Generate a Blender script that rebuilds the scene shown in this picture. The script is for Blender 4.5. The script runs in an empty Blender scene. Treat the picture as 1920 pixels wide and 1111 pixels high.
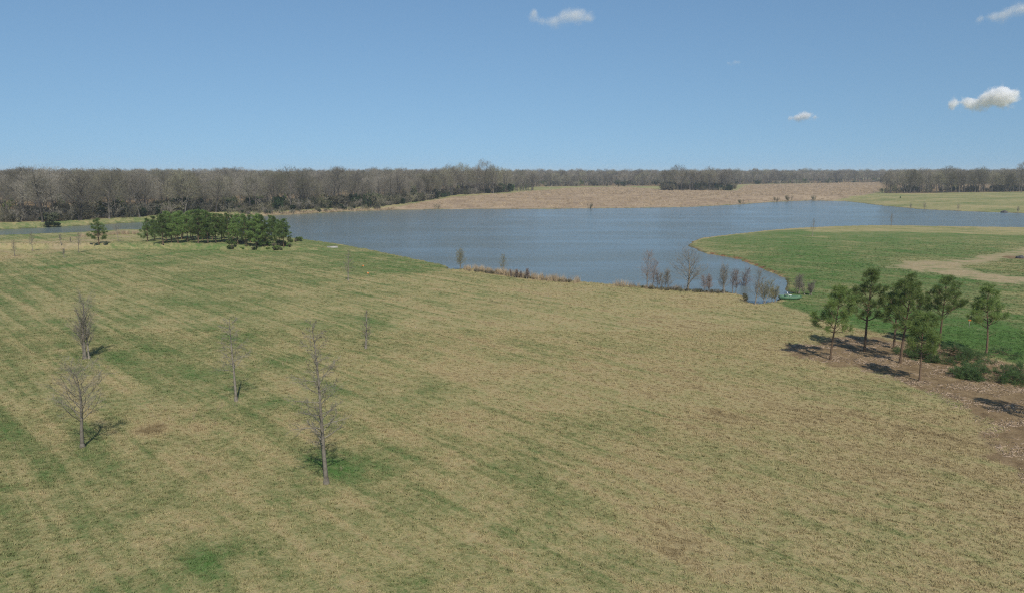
import bpy, math, random
import numpy as np
from mathutils import Vector, Matrix

sc = bpy.context.scene
R = math.radians
# ------------------------------------------------------------------ camera
CAMH, F, W0, H0, HORY = 19.0, 1371.0, 1920.0, 1111.0, 327.0
PITCH = math.atan((H0 / 2 - HORY) / F)
cam = bpy.data.cameras.new('camera'); cam_o = bpy.data.objects.new('camera', cam)
sc.collection.objects.link(cam_o); sc.camera = cam_o
cam.sensor_width = 36.0; cam.lens = 36.0 * F / W0
cam.clip_start = 0.1; cam.clip_end = 60000
cam_o.location = (0, 0, CAMH); cam_o.rotation_euler = (R(90) - PITCH, 0, 0)
# ------------------------------------------------------------------ sky and sun
SUN_EL, SUN_AZ = 47.0, 165.0        # azimuth clockwise from +Y
world = bpy.data.worlds.new('World'); sc.world = world; world.use_nodes = True
wn = world.node_tree; wn.nodes.clear()
wo = wn.nodes.new('ShaderNodeOutputWorld'); bg = wn.nodes.new('ShaderNodeBackground')
sky = wn.nodes.new('ShaderNodeTexSky'); sky.sky_type = 'NISHITA'; sky.sun_disc = False
sky.sun_elevation = R(SUN_EL); sky.sun_rotation = R(SUN_AZ)
sky.altitude = 600; sky.air_density = 1.0; sky.dust_density = 0.7; sky.ozone_density = 6.0
bg.inputs['Strength'].default_value = 0.085
# the air near the horizon is clear and evenly blue: the sky is read a few degrees higher there, all round
tcw = wn.nodes.new('ShaderNodeTexCoord'); sx = wn.nodes.new('ShaderNodeSeparateXYZ'); cxw = wn.nodes.new('ShaderNodeCombineXYZ')
m1 = wn.nodes.new('ShaderNodeMath'); m1.operation = 'MULTIPLY_ADD'; m1.inputs[1].default_value = .58; m1.inputs[2].default_value = .108
m2 = wn.nodes.new('ShaderNodeMath'); m2.operation = 'MAXIMUM'; nrm = wn.nodes.new('ShaderNodeVectorMath'); nrm.operation = 'NORMALIZE'
wn.links.new(tcw.outputs['Generated'], sx.inputs[0]); wn.links.new(sx.outputs[2], m1.inputs[0]); wn.links.new(m1.outputs[0], m2.inputs[0]); wn.links.new(sx.outputs[2], m2.inputs[1])
for q_ in (0, 1): wn.links.new(sx.outputs[q_], cxw.inputs[q_])
wn.links.new(m2.outputs[0], cxw.inputs[2]); wn.links.new(cxw.outputs[0], nrm.inputs[0]); wn.links.new(nrm.outputs[0], sky.inputs['Vector'])
gain = wn.nodes.new('ShaderNodeMix'); gain.data_type = 'RGBA'; gain.blend_type = 'MULTIPLY'; gain.inputs[0].default_value = 1.0
gain.inputs[7].default_value = (1.01, 1.055, .985, 1)
wn.links.new(sky.outputs[0], gain.inputs[6]); wn.links.new(gain.outputs[2], bg.inputs[0]); wn.links.new(bg.outputs[0], wo.inputs[0])
sl = bpy.data.lights.new('sun', 'SUN'); sl.energy = 3.4; sl.angle = R(0.53); sl.color = (1.0, 0.95, 0.87)
sun = bpy.data.objects.new('sun', sl); sc.collection.objects.link(sun)
tosun = Vector((math.sin(R(SUN_AZ)) * math.cos(R(SUN_EL)), math.cos(R(SUN_AZ)) * math.cos(R(SUN_EL)), math.sin(R(SUN_EL))))
sun.rotation_euler = (-tosun).to_track_quat('-Z', 'Y').to_euler(); sun.location = (0, 0, 200)
sc.view_settings.view_transform = 'Standard'; sc.view_settings.look = 'None'
sc.view_settings.exposure = 0.24; sc.view_settings.gamma = 1.0; sc.view_settings.use_curve_mapping = False
sc.cycles.use_denoising = False; sc.cycles.pixel_filter_type = 'BLACKMAN_HARRIS'; sc.cycles.filter_width = 1.15
sc.cycles.max_bounces = 10; sc.cycles.diffuse_bounces = 4; sc.cycles.glossy_bounces = 2
sc.cycles.transmission_bounces = 4; sc.cycles.volume_bounces = 8; sc.cycles.transparent_max_bounces = 8

# ------------------------------------------------------------------ pixel helpers
cp, sp = math.cos(PITCH), math.sin(PITCH)
def ray(px, py):
    u = (px - W0 / 2) / F; v = (H0 / 2 - py) / F
    return np.array([u, cp + v * sp, -sp + v * cp])
def flat(px, py, z=0.0):
    d = ray(px, py); t = (z - CAMH) / d[2]
    return (d[0] * t, d[1] * t)
def hgt(y, z, py_top):                    # height of a thing standing at depth y on ground z whose top shows at row py_top
    d = ray(W0 / 2, py_top)
    return CAMH + y * d[2] / d[1] - z

def sstep(a, b, x):
    t = np.clip((x - a) / (b - a), 0, 1); return t * t * (3 - 2 * t)
_r = np.random.RandomState(3)
_waves = [(_r.uniform(0, 6.28), _r.uniform(0, 6.28)) for _ in range(24)]
def wnoise(x, y, s, o=0):                 # smooth noise about -1..1, wavelength s
    out = 0
    for k in range(6):
        a, ph = _waves[(k + o) % 24]; q = 6.283 / s * (0.6 + 0.25 * k)
        out = out + np.sin(q * (x * math.cos(a + k) + y * math.sin(a + k)) + ph + 1.3 * np.sin(q * .37 * (y - x) + ph * 2))
    return out / 3.2

# ------------------------------------------------------------------ lake outline and the ground
LAKE_PX = [(-420, 470), (-150, 455), (0, 448), (130, 443), (215, 437), (260, 436), (300, 437), (400, 440), (500, 445), (575, 450),
           (640, 459), (690, 468), (740, 478), (790, 489), (830, 497), (843, 501), (838, 505), (858, 506), (880, 503), (940, 512),
           (990, 519), (1050, 526), (1100, 530), (1150, 534), (1200, 538), (1260, 543), (1300, 545), (1350, 549), (1390, 552), (1399, 558),
           (1400, 567), (1415, 571), (1437, 568), (1452, 566), (1462, 561), (1466, 553), (1480, 551), (1491, 549), (1472, 545), (1468, 538),
           (1476, 530), (1468, 520), (1450, 513), (1430, 505), (1400, 492), (1380, 485), (1350, 480), (1320, 474), (1300, 466), (1290, 460),
           (1298, 452), (1320, 446), (1380, 439), (1440, 432), (1500, 428), (1560, 425), (1640, 423), (1780, 425), (1920, 427), (2300, 430),
           (2300, 403), (1920, 400), (1800, 396), (1720, 392), (1650, 385), (1600, 379), (1580, 377), (1520, 376), (1450, 379),
           (1380, 384), (1300, 388), (1200, 390), (1100, 391), (1000, 392), (900, 392), (800, 393), (730, 394), (650, 397), (560, 402),
           (520, 404), (450, 407), (380, 411), (262, 417), (180, 422), (120, 425), (0, 431), (-150, 438), (-420, 450)]
LAKE = np.array([flat(*p) for p in LAKE_PX])
def sdist(P, x, y):                        # signed distance to a polygon, positive outside
    x = np.asarray(x, float); y = np.asarray(y, float)
    d2 = np.full(x.shape, 1e18); ins = np.zeros(x.shape, bool); n = len(P)
    for i in range(n):
        ax, ay = P[i]; bx, by = P[(i + 1) % n]
        ex, ey = bx - ax, by - ay
        t = np.clip(((x - ax) * ex + (y - ay) * ey) / (ex * ex + ey * ey + 1e-12), 0, 1)
        d2 = np.minimum(d2, (x - ax - t * ex) ** 2 + (y - ay - t * ey) ** 2)
        if by != ay:
            c = ((ay > y) != (by > y)) & (x < ex * (y - ay) / ey + ax); ins ^= c
    d = np.sqrt(d2); return np.where(ins, -d, d)
def lake_sd(x, y):
    s = sdist(LAKE, x, y)
    amp = np.clip(y / 400, .15, 1)
    return s + amp * (.9 * wnoise(x, y, 9, 2) + .5 * wnoise(x, y, 3.7, 7)) * np.exp(-np.abs(s) / 6)
def ground_h(x, y, sd=None):
    x = np.asarray(x, float); y = np.asarray(y, float)
    if sd is None: sd = lake_sd(x, y)
    o = np.clip(sd, 0, None)
    land = .28 * sstep(0, .9, o) + .35 * sstep(1, 14, o) + .3 * sstep(10, 60, o)
    land = land + .10 * wnoise(x, y, 31) * sstep(3, 14, o) + .03 * wnoise(x, y, 7, 4) * sstep(1, 6, o)
    land = land + np.where(y > 180, 1.25 * sstep(0, 8, o) * sstep(-30, -75, x), 0)            # dam on the left
    far = np.interp(np.hypot(x, np.clip(y, 0, None)), [0, 420, 550, 800, 1100, 2500, 5000, 15000], [0, 0, 1.9, 3.9, 5.2, 13, 15, 15])
    far = far + 2.0 * np.exp(-(((x + 10) / 130) ** 2 + ((y - 585) / 85) ** 2))
    far = far * sstep(0, 30, o)
    bed = -np.minimum(1.4, .22 * np.clip(-sd, 0, None) + .02)
    return np.where(sd > 0, land + far, bed)
_T = np.exp(np.linspace(math.log(20), math.log(6000), 2600))
def G(px, py):                             # the point of the ground seen at a pixel
    d = ray(px, py); t = _T / d[1]
    h = ground_h(d[0] * t, d[1] * t); z = CAMH + d[2] * t
    k = np.argmax(z <= h)
    if k == 0 and z[0] > h[0]: k = len(t) - 1
    if k > 0:
        g0 = z[k - 1] - h[k - 1]; g1 = h[k] - z[k]; w = g0 / (g0 + g1 + 1e-9); tt = t[k - 1] + (t[k] - t[k - 1]) * w
    else: tt = t[k]
    x, y = d[0] * tt, d[1] * tt
    return Vector((x, y, float(ground_h(np.array([x]), np.array([y]))[0])))
def polyG(pts): return np.array([G(*p)[:2] for p in pts])

# ------------------------------------------------------------------ material helpers
def newmat(name):
    m = bpy.data.materials.new(name); m.use_nodes = True
    nt = m.node_tree; b = nt.nodes['Principled BSDF']
    b.inputs['Specular IOR Level'].default_value = .15; b.inputs['Roughness'].default_value = .85
    return m, nt, b
def N(nt, t, **kw):
    n = nt.nodes.new(t)
    for k, v in kw.items(): setattr(n, k, v)
    return n
def mathn(nt, op, a, b=None, clamp=False):
    n = N(nt, 'ShaderNodeMath', operation=op, use_clamp=clamp)
    for i, v in enumerate((a, b)):
        if v is None: continue
        if isinstance(v, (int, float)): n.inputs[i].default_value = v
        else: nt.links.new(v, n.inputs[i])
    return n.outputs[0]
def mixc(nt, f, a, b):
    n = N(nt, 'ShaderNodeMix', data_type='RGBA')
    for i, v in ((0, f), (6, a), (7, b)):
        if isinstance(v, (int, float)): n.inputs[i].default_value = v
        elif isinstance(v, tuple): n.inputs[i].default_value = v if len(v) == 4 else v + (1,)
        else: nt.links.new(v, n.inputs[i])
    return n.outputs[2]
def noise(nt, vec, scale, detail=3.0, rough=.6, dist=0.0):
    n = N(nt, 'ShaderNodeTexNoise'); n.inputs['Scale'].default_value = scale; n.inputs['Detail'].default_value = detail
    n.inputs['Roughness'].default_value = rough; n.inputs['Distortion'].default_value = dist
    nt.links.new(vec, n.inputs['Vector']); return n.outputs['Fac']
def ramp(nt, f, stops):
    n = N(nt, 'ShaderNodeValToRGB'); e = n.color_ramp.elements
    while len(e) < len(stops): e.new(.5)
    for i, (p, c) in enumerate(stops): e[i].position = p; e[i].color = tuple(c) + (1,)
    nt.links.new(f, n.inputs[0]); return n.outputs[0]
def smap(nt, f, a, b, c=0.0, d=1.0):
    n = N(nt, 'ShaderNodeMapRange', interpolation_type='SMOOTHSTEP')
    nt.links.new(f, n.inputs[0])
    for i, v in enumerate((a, b, c, d)): n.inputs[i + 1].default_value = v
    return n.outputs[0]

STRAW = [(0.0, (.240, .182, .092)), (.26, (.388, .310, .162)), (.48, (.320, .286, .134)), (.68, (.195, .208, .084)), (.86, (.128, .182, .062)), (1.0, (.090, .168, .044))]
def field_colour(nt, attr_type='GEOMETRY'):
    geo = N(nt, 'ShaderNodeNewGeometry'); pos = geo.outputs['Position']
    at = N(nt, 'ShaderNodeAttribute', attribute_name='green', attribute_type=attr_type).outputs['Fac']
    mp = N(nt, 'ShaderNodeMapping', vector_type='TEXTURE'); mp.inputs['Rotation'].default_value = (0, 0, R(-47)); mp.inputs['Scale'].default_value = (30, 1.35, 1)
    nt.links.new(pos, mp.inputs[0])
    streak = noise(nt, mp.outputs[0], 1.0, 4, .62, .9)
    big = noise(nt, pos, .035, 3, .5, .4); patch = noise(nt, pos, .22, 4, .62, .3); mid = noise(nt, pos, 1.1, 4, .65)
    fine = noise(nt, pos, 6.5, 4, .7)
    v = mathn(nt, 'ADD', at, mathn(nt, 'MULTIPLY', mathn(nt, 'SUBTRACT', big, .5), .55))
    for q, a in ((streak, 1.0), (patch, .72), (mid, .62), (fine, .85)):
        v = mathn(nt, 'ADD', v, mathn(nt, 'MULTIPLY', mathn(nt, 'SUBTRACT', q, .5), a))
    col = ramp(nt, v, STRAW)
    lush = smap(nt, noise(nt, pos, .42, 5, .72, .2), .60, .72)                    # scattered lush tufts
    lush = mathn(nt, 'MULTIPLY', lush, smap(nt, at, .36, .52))
    col = mixc(nt, mathn(nt, 'MULTIPLY', lush, .5), col, (.085, .165, .045))
    bare = smap(nt, noise(nt, pos, .30, 6, .72, .5), .60, .76)                     # thatch and bare soil showing
    bare = mathn(nt, 'MULTIPLY', bare, smap(nt, at, .78, .5))
    col = mixc(nt, mathn(nt, 'MULTIPLY', bare, .65), col, (.165, .125, .066))
    return col, pos, fine, mid

# ground
gm, nt, b = newmat('ground_cover')
col, pos, fine, mid = field_colour(nt)
def attr(n): return N(nt, 'ShaderNodeAttribute', attribute_name=n).outputs['Fac']
tn = noise(nt, pos, .05, 5, .65, .5); tf = noise(nt, pos, .6, 5, .75)
tcol = ramp(nt, mathn(nt, 'ADD', mathn(nt, 'MULTIPLY', tn, .55), mathn(nt, 'MULTIPLY', tf, .5)), [(.33, (.155, .120, .082)), (.46, (.285, .205, .135)), (.58, (.38, .285, .185)), (.72, (.47, .36, .235))])
col = mixc(nt, attr('tall'), col, tcol)
pathc = ramp(nt, mathn(nt, 'ADD', mathn(nt, 'MULTIPLY', mid, .5), mathn(nt, 'MULTIPLY', fine, .5)), [(.35, (.27, .21, .115)), (.62, (.43, .345, .205))])
pm = mathn(nt, 'MULTIPLY', attr('path'), smap(nt, noise(nt, pos, .25, 4, .6), .28, .52))
col = mixc(nt, pm, col, pathc)
mc = ramp(nt, mathn(nt, 'ADD', mathn(nt, 'MULTIPLY', noise(nt, pos, .9, 5, .7), .6), mathn(nt, 'MULTIPLY', noise(nt, pos, 9, 3, .7), .4)),
          [(.30, (.080, .055, .032)), (.45, (.190, .132, .072)), (.57, (.265, .190, .105)), (.70, (.39, .31, .195))])
mm = smap(nt, mathn(nt, 'ADD', attr('mulch'), mathn(nt, 'MULTIPLY', mathn(nt, 'SUBTRACT', noise(nt, pos, .5, 5, .7), .5), .9)), .35, .75)
col = mixc(nt, mm, col, mc)
cc = ramp(nt, noise(nt, pos, 1.3, 4, .7), [(.35, (.10, .045, .028)), (.6, (.30, .13, .07))])
col = mixc(nt, mathn(nt, 'MULTIPLY', attr('clay'), smap(nt, noise(nt, pos, .35, 4, .7), .42, .6)), col, cc)
col = mixc(nt, mathn(nt, 'MULTIPLY', attr('wet'), .75), col, (.055, .045, .028))
nt.links.new(col, b.inputs['Base Color']); b.inputs['Roughness'].default_value = .95; b.inputs['Specular IOR Level'].default_value = .05
bp = N(nt, 'ShaderNodeBump'); bp.inputs['Strength'].default_value = .85; bp.inputs['Distance'].default_value = .10
nt.links.new(mathn(nt, 'ADD', mathn(nt, 'MULTIPLY', fine, 1.0), mathn(nt, 'MULTIPLY', mid, 1.2)), bp.inputs['Height']); nt.links.new(bp.outputs[0], b.inputs['Normal'])

# tufts of the mown field take the same colours
tuftm, nt, b = newmat('grass_blades')
col, pos, fine, mid = field_colour(nt, 'INSTANCER')
oi = N(nt, 'ShaderNodeObjectInfo')
hs = N(nt, 'ShaderNodeHueSaturation'); nt.links.new(col, hs.inputs['Color'])
nt.links.new(smap(nt, oi.outputs['Random'], 0, 1, .86, 1.22), hs.inputs['Value']); nt.links.new(hs.outputs[0], b.inputs['Base Color'])
b.inputs['Roughness'].default_value = .8

def simple(name, c0, c1, scale, rough=.85, rnd=0.0, spec=.15, bump=0.0, tint=None):
    m, nt, b = newmat(name)
    tc = N(nt, 'ShaderNodeTexCoord'); oi = N(nt, 'ShaderNodeObjectInfo')
    c = ramp(nt, noise(nt, tc.outputs['Object'], scale, 4, .65), [(.3, c0), (.7, c1)])
    if tint: c = mixc(nt, mathn(nt, 'MULTIPLY', smap(nt, mathn(nt, 'FRACT', mathn(nt, 'MULTIPLY', oi.outputs['Random'], 7.31)), .35, 1), .75), c, tint)
    if rnd:
        hs = N(nt, 'ShaderNodeHueSaturation'); nt.links.new(c, hs.inputs['Color'])
        nt.links.new(smap(nt, oi.outputs['Random'], 0, 1, 1 - rnd, 1 + rnd), hs.inputs['Value']); c = hs.outputs[0]
    nt.links.new(c, b.inputs['Base Color']); b.inputs['Roughness'].default_value = rough; b.inputs['Specular IOR Level'].default_value = spec
    if bump:
        bp = N(nt, 'ShaderNodeBump'); bp.inputs['Strength'].default_value = .6; bp.inputs['Distance'].default_value = bump
        nt.links.new(noise(nt, tc.outputs['Object'], scale * 3, 4, .7), bp.inputs['Height']); nt.links.new(bp.outputs[0], b.inputs['Normal'])
    return m
M = {
 'bark': simple('grey_bark', (.130, .110, .082), (.285, .252, .200), 3.0, rnd=.2, bump=.02),
 'wood_bark': simple('woodland_bark', (.055, .047, .038), (.16, .138, .115), .8, rnd=.5),
 'twig': simple('bare_twigs', (.180, .160, .125), (.295, .262, .205), .5, rnd=.42, tint=(.215, .205, .115)),
 'near_twig': simple('young_twigs', (.165, .145, .112), (.29, .26, .205), 1.5, rnd=.12),
 'red_twig': simple('reddish_twigs', (.18, .138, .115), (.29, .225, .19), 1.5, rnd=.15),
 'willow_twig': simple('budding_willow_twigs', (.19, .165, .085), (.29, .26, .13), 1.5, rnd=.1),
 'pine_bark': simple('pine_bark', (.085, .055, .034), (.205, .142, .092), 5.0, rnd=.15, bump=.02),
 'needle': simple('pine_needles', (.150, .220, .056), (.265, .335, .105), 1.1, rough=.55, rnd=.22, spec=.3),
 'grove_needle': simple('grove_needles', (.155, .240, .066), (.260, .345, .108), .6, rough=.55, rnd=.28, spec=.3),
 'cut_needle': simple('cut_pine_needles', (.085, .150, .050), (.15, .225, .078), 1.3, rough=.6, rnd=.1, spec=.3),
 'evergreen': simple('dark_evergreen', (.045, .080, .034), (.085, .125, .050), .7, rough=.7, rnd=.3),
 'shrub': simple('brown_shrub', (.12, .108, .066), (.22, .195, .13), .8, rnd=.3, tint=(.085, .10, .045)),
 'reed': simple('dry_reeds', (.30, .22, .13), (.52, .41, .27), 2.0, rnd=.25),
 'chip': simple('wood_chips', (.30, .20, .12), (.58, .46, .33), 1.0, rnd=.35),
 'hull': simple('green_hull_paint', (.075, .17, .09), (.12, .235, .13), 1.5, rough=.5, spec=.4),
 'hull_in': simple('grey_green_deck', (.13, .19, .15), (.20, .26, .21), 2.0, rough=.6),
 'white': simple('white_vinyl', (.62, .62, .60), (.76, .76, .74), 2.0, rough=.5, spec=.4),
 'concrete': simple('pale_concrete', (.36, .34, .29), (.50, .47, .41), 1.2, rough=.9, bump=.01),
 'orange': simple('orange_plastic', (.72, .20, .045), (.80, .27, .06), 4.0, rough=.6),
 'stake': simple('weathered_stake', (.42, .36, .28), (.60, .54, .44), 4.0),
 'rock': simple('dark_rock', (.05, .05, .05), (.14, .13, .12), 1.5, bump=.05),
}

for k_ in ('needle', 'grove_needle', 'cut_needle', 'evergreen'):
    nt = M[k_].node_tree; b = nt.nodes['Principled BSDF']; tl = N(nt, 'ShaderNodeBsdfTranslucent'); ms = N(nt, 'ShaderNodeMixShader'); ms.inputs[0].default_value = .5
    nt.links.new(b.inputs['Base Color'].links[0].from_socket, tl.inputs[0]); nt.links.new(b.outputs[0], ms.inputs[1]); nt.links.new(tl.outputs[0], ms.inputs[2]); nt.links.new(ms.outputs[0], nt.nodes['Material Output'].inputs[0])
# ------------------------------------------------------------------ mesh helpers
def mesh(name, verts, facelists, mats):
    """facelists: list of (int array n x k, material index)"""
    me = bpy.data.meshes.new(name); verts = np.asarray(verts, np.float32)
    me.vertices.add(len(verts)); me.vertices.foreach_set('co', verts.ravel())
    loops = np.concatenate([np.asarray(f).ravel() for f, _ in facelists]).astype(np.int32)
    tot = np.concatenate([np.full(len(f), np.asarray(f).shape[1]) for f, _ in facelists]).astype(np.int32)
    mi = np.concatenate([np.full(len(f), i) for f, i in facelists]).astype(np.int32)
    start = np.concatenate([[0], np.cumsum(tot)[:-1]]).astype(np.int32)
    me.loops.add(len(loops)); me.loops.foreach_set('vertex_index', loops)
    me.polygons.add(len(tot)); me.polygons.foreach_set('loop_start', start); me.polygons.foreach_set('loop_total', tot)
    me.polygons.foreach_set('material_index', mi)
    for m in (mats if isinstance(mats, (list, tuple)) else [mats]): me.materials.append(m)
    me.update(calc_edges=True); return me
def tubes(segs, k):
    """segs n x 8: p0, p1, r0, r1 -> verts, quads"""
    s = np.asarray(segs, float).reshape(-1, 8); p0, p1, r0, r1 = s[:, :3], s[:, 3:6], s[:, 6], s[:, 7]
    d = p1 - p0; d /= (np.linalg.norm(d, axis=1, keepdims=True) + 1e-9)
    ref = np.where(np.abs(d[:, 2:3]) > .9, [[1., 0, 0]], [[0, 0, 1.]])
    a = np.cross(d, ref); a /= np.linalg.norm(a, axis=1, keepdims=True) + 1e-9; c = np.cross(d, a)
    ang = np.arange(k) * 2 * math.pi / k
    ring = a[:, None, :] * np.cos(ang)[None, :, None] + c[:, None, :] * np.sin(ang)[None, :, None]
    v = np.concatenate([p0[:, None] + ring * r0[:, None, None], p1[:, None] + ring * r1[:, None, None]], 1)
    n = len(s); base = np.arange(n)[:, None] * 2 * k; i = np.arange(k); j = (i + 1) % k
    f = np.stack([base + i, base + j, base + k + j, base + k + i], -1).reshape(-1, 4)
    return v.reshape(-1, 3), f
def tube_mesh(name, groups, mats):
    """groups: (segs, sides, material index)"""
    V, Fs, o = [], [], 0
    for segs, k, mi in groups:
        if not len(segs): continue
        v, f = tubes(segs, k); V.append(v); Fs.append((f + o, mi)); o += len(v)
    return mesh(name, np.concatenate(V), Fs, mats)
def chain(pts, rad, k):
    """one continuous tube through pts, closed at the top"""
    pts = np.asarray(pts, float); n = len(pts); t = np.gradient(pts, axis=0); t /= np.linalg.norm(t, axis=1, keepdims=True)
    a = np.cross(t, [[0, 1., 0.01]]); a /= np.linalg.norm(a, axis=1, keepdims=True); c = np.cross(t, a)
    ang = np.arange(k) * 2 * math.pi / k
    v = (pts[:, None] + (a[:, None] * np.cos(ang)[None, :, None] + c[:, None] * np.sin(ang)[None, :, None]) * np.asarray(rad)[:, None, None]).reshape(-1, 3)
    i = np.arange(k); j = (i + 1) % k
    f = np.concatenate([np.stack([r * k + i, r * k + j, (r + 1) * k + j, (r + 1) * k + i], -1) for r in range(n - 1)])
    return v, f
def link(o, parent=None):
    sc.collection.objects.link(o)
    if parent: o.parent = parent
    return o
def obj(name, me, parent=None, loc=None):
    o = bpy.data.objects.new(name, me); link(o, parent)
    if loc is not None: o.location = loc
    return o
def tag(o, label=None, cat=None, group=None, kind=None):
    for k, v in (('label', label), ('category', cat), ('group', group), ('kind', kind)):
        if v: o[k] = v
    return o
def thing(name, parts, loc, label, cat, group=None, rz=0.0, s=1.0, tilt=(0, 0)):
    """an Empty at the base with its parts; parts: (part name, mesh)"""
    e = bpy.data.objects.new(name, None); sc.collection.objects.link(e); e.empty_display_size = .5
    e.location = loc; e.rotation_euler = (tilt[0], tilt[1], rz); e.scale = (s, s, s) if not isinstance(s, tuple) else s
    tag(e, label, cat, group)
    for n, me in parts: obj(n, me, e)
    return e

# ------------------------------------------------------------------ ground sheet
az = np.concatenate([np.radians(np.linspace(-180, -42, 40))[:-1], np.radians(np.linspace(-42, 42, 680)), np.radians(np.linspace(42, 180, 40))[1:-1]])
rr = np.concatenate([[.5, 8, 16, 24], np.exp(np.linspace(math.log(30), math.log(1000), 420)), np.exp(np.linspace(math.log(1000), math.log(14000), 70))[1:]])
A, RR = np.meshgrid(az, rr); gx = (RR * np.sin(A)).ravel(); gy = (RR * np.cos(A)).ravel()
near = (np.abs(gx) < 900) & (gy > 20) & (gy < 800)
sd = np.full(gx.shape, 500.0); sd[near] = lake_sd(gx[near], gy[near])
gz = ground_h(gx, gy, sd)
na, nr = len(az), len(rr); i = np.arange(na); j = (i + 1) % na
faces = np.concatenate([np.stack([r * na + i, (r + 1) * na + i, (r + 1) * na + j, r * na + j], -1) for r in range(nr - 1)])
gme = mesh('ground', np.stack([gx, gy, gz], 1), [(faces[:, ::-1], 0), (np.arange(na)[None, ::-1], 0)], gm)
gme.polygons.foreach_set('use_smooth', np.ones(len(gme.polygons), bool))

Z = {}
Z['pen'] = polyG([(1462, 567), (1520, 592), (1640, 622), (1800, 655), (1925, 685), (2300, 790), (2500, 470), (2300, 431), (1920, 428), (1640, 424), (1440, 433), (1320, 447), (1291, 460), (1320, 474), (1400, 492), (1468, 522), (1476, 548)])
Z['path'] = polyG([(1662, 502), (1700, 490), (1790, 487), (1850, 478), (1920, 465), (2050, 450), (2080, 462), (1925, 480), (1850, 492), (1800, 499), (1850, 512), (1960, 522), (1960, 542), (1850, 527), (1760, 514)])
Z['pathin'] = polyG([(1800, 499), (1850, 492), (1925, 480), (2080, 462), (2080, 530), (1960, 522), (1850, 512)])
Z['penback'] = polyG([(1500, 429), (1640, 424), (1780, 426), (1920, 428), (2300, 431), (2300, 445), (1920, 441), (1780, 437), (1640, 434), (1530, 436)])
Z['penbright'] = polyG([(1570, 590), (1660, 560), (1800, 585), (1930, 600), (2300, 640), (2300, 780), (1925, 684), (1800, 655), (1640, 622)])
Z['mulch'] = polyG([(1455, 656), (1510, 640), (1600, 630), (1700, 640), (1790, 655), (1925, 688), (2300, 790), (2400, 1050), (1990, 1010), (1890, 870), (1810, 775), (1720, 728), (1600, 690), (1500, 672)])
Z['strip'] = polyG([(545, 455), (600, 453), (640, 461), (740, 480), (843, 503), (800, 512), (700, 520), (650, 512), (600, 490), (560, 470)])
Z['tall'] = polyG([(690, 394), (740, 387), (790, 379), (850, 369), (960, 362), (1060, 353), (1160, 350), (1250, 356), (1380, 358), (1400, 347), (1660, 341), (1668, 346), (1655, 358), (1620, 366), (1560, 377), (1520, 375.5), (1450, 378.5), (1380, 383.5), (1300, 387.5), (1200, 389.5), (1000, 391.5), (800, 392.5)])
Z['left'] = polyG([(-300, 470), (-100, 455), (0, 450), (130, 445), (260, 439), (262, 450), (200, 455), (110, 472), (0, 490), (-300, 540)])
Z['farshore'] = polyG([(430, 409), (520, 404.5), (650, 397.5), (730, 395), (760, 388), (640, 393), (520, 400), (430, 404)])
Z['track'] = polyG([(60, 503), (200, 489), (330, 472), (420, 464), (422, 466), (332, 475), (202, 493), (62, 508)])
GRN = [(612, 885, 3.2, .34), (650, 875, 3.5, .30), (672, 860, 3.0, .22), (155, 838, 2.5, .18), (443, 757, 2.6, .25), (480, 765, 3, .16), (160, 675, 3, .18), (200, 665, 3, .15), (686, 655, 2.0, .2),
       (400, 1045, 1.3, .30), (370, 1075, 1.5, .32), (430, 1030, 1.3, .24), (330, 1065, 1.2, .22), (220, 1100, 1.2, .22), (1090, 805, 3, .12), (880, 945, 2.0, .16), (1280, 630, 5, .12), (500, 560, 9, .10), (780, 1075, 1.6, .2), (1790, 900, 2.0, .16), (1040, 895, 2.5, .08), (1150, 1080, 2, .1)]
BRN = [(1270, 1020, 1.6, .30), (1340, 1080, 1.4, .25), (860, 865, 1.5, .28), (285, 806, 1.4, 1.1), (370, 800, 1.3, .6), (330, 775, 3, .18), (1000, 740, 6, .12), (900, 790, 5, .12), (1250, 620, 6, .12), (1180, 900, 4, .08), (1650, 800, 7, .1), (560, 800, 3, .1), (1400, 700, 9, .08)]
GRN = [(G(a, c), s, w * .48) for a, c, s, w in GRN]; BRN = [(G(a, c), s, w * .6) for a, c, s, w in BRN]
MULCHSPOT = G(1917, 483); LITTER = None
def zmask(k, x, y, soft, nz=1.0, wl=7.0):
    s = sdist(Z[k], x, y) + nz * wnoise(x, y, wl, 9); return sstep(soft, -soft, s)
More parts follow.
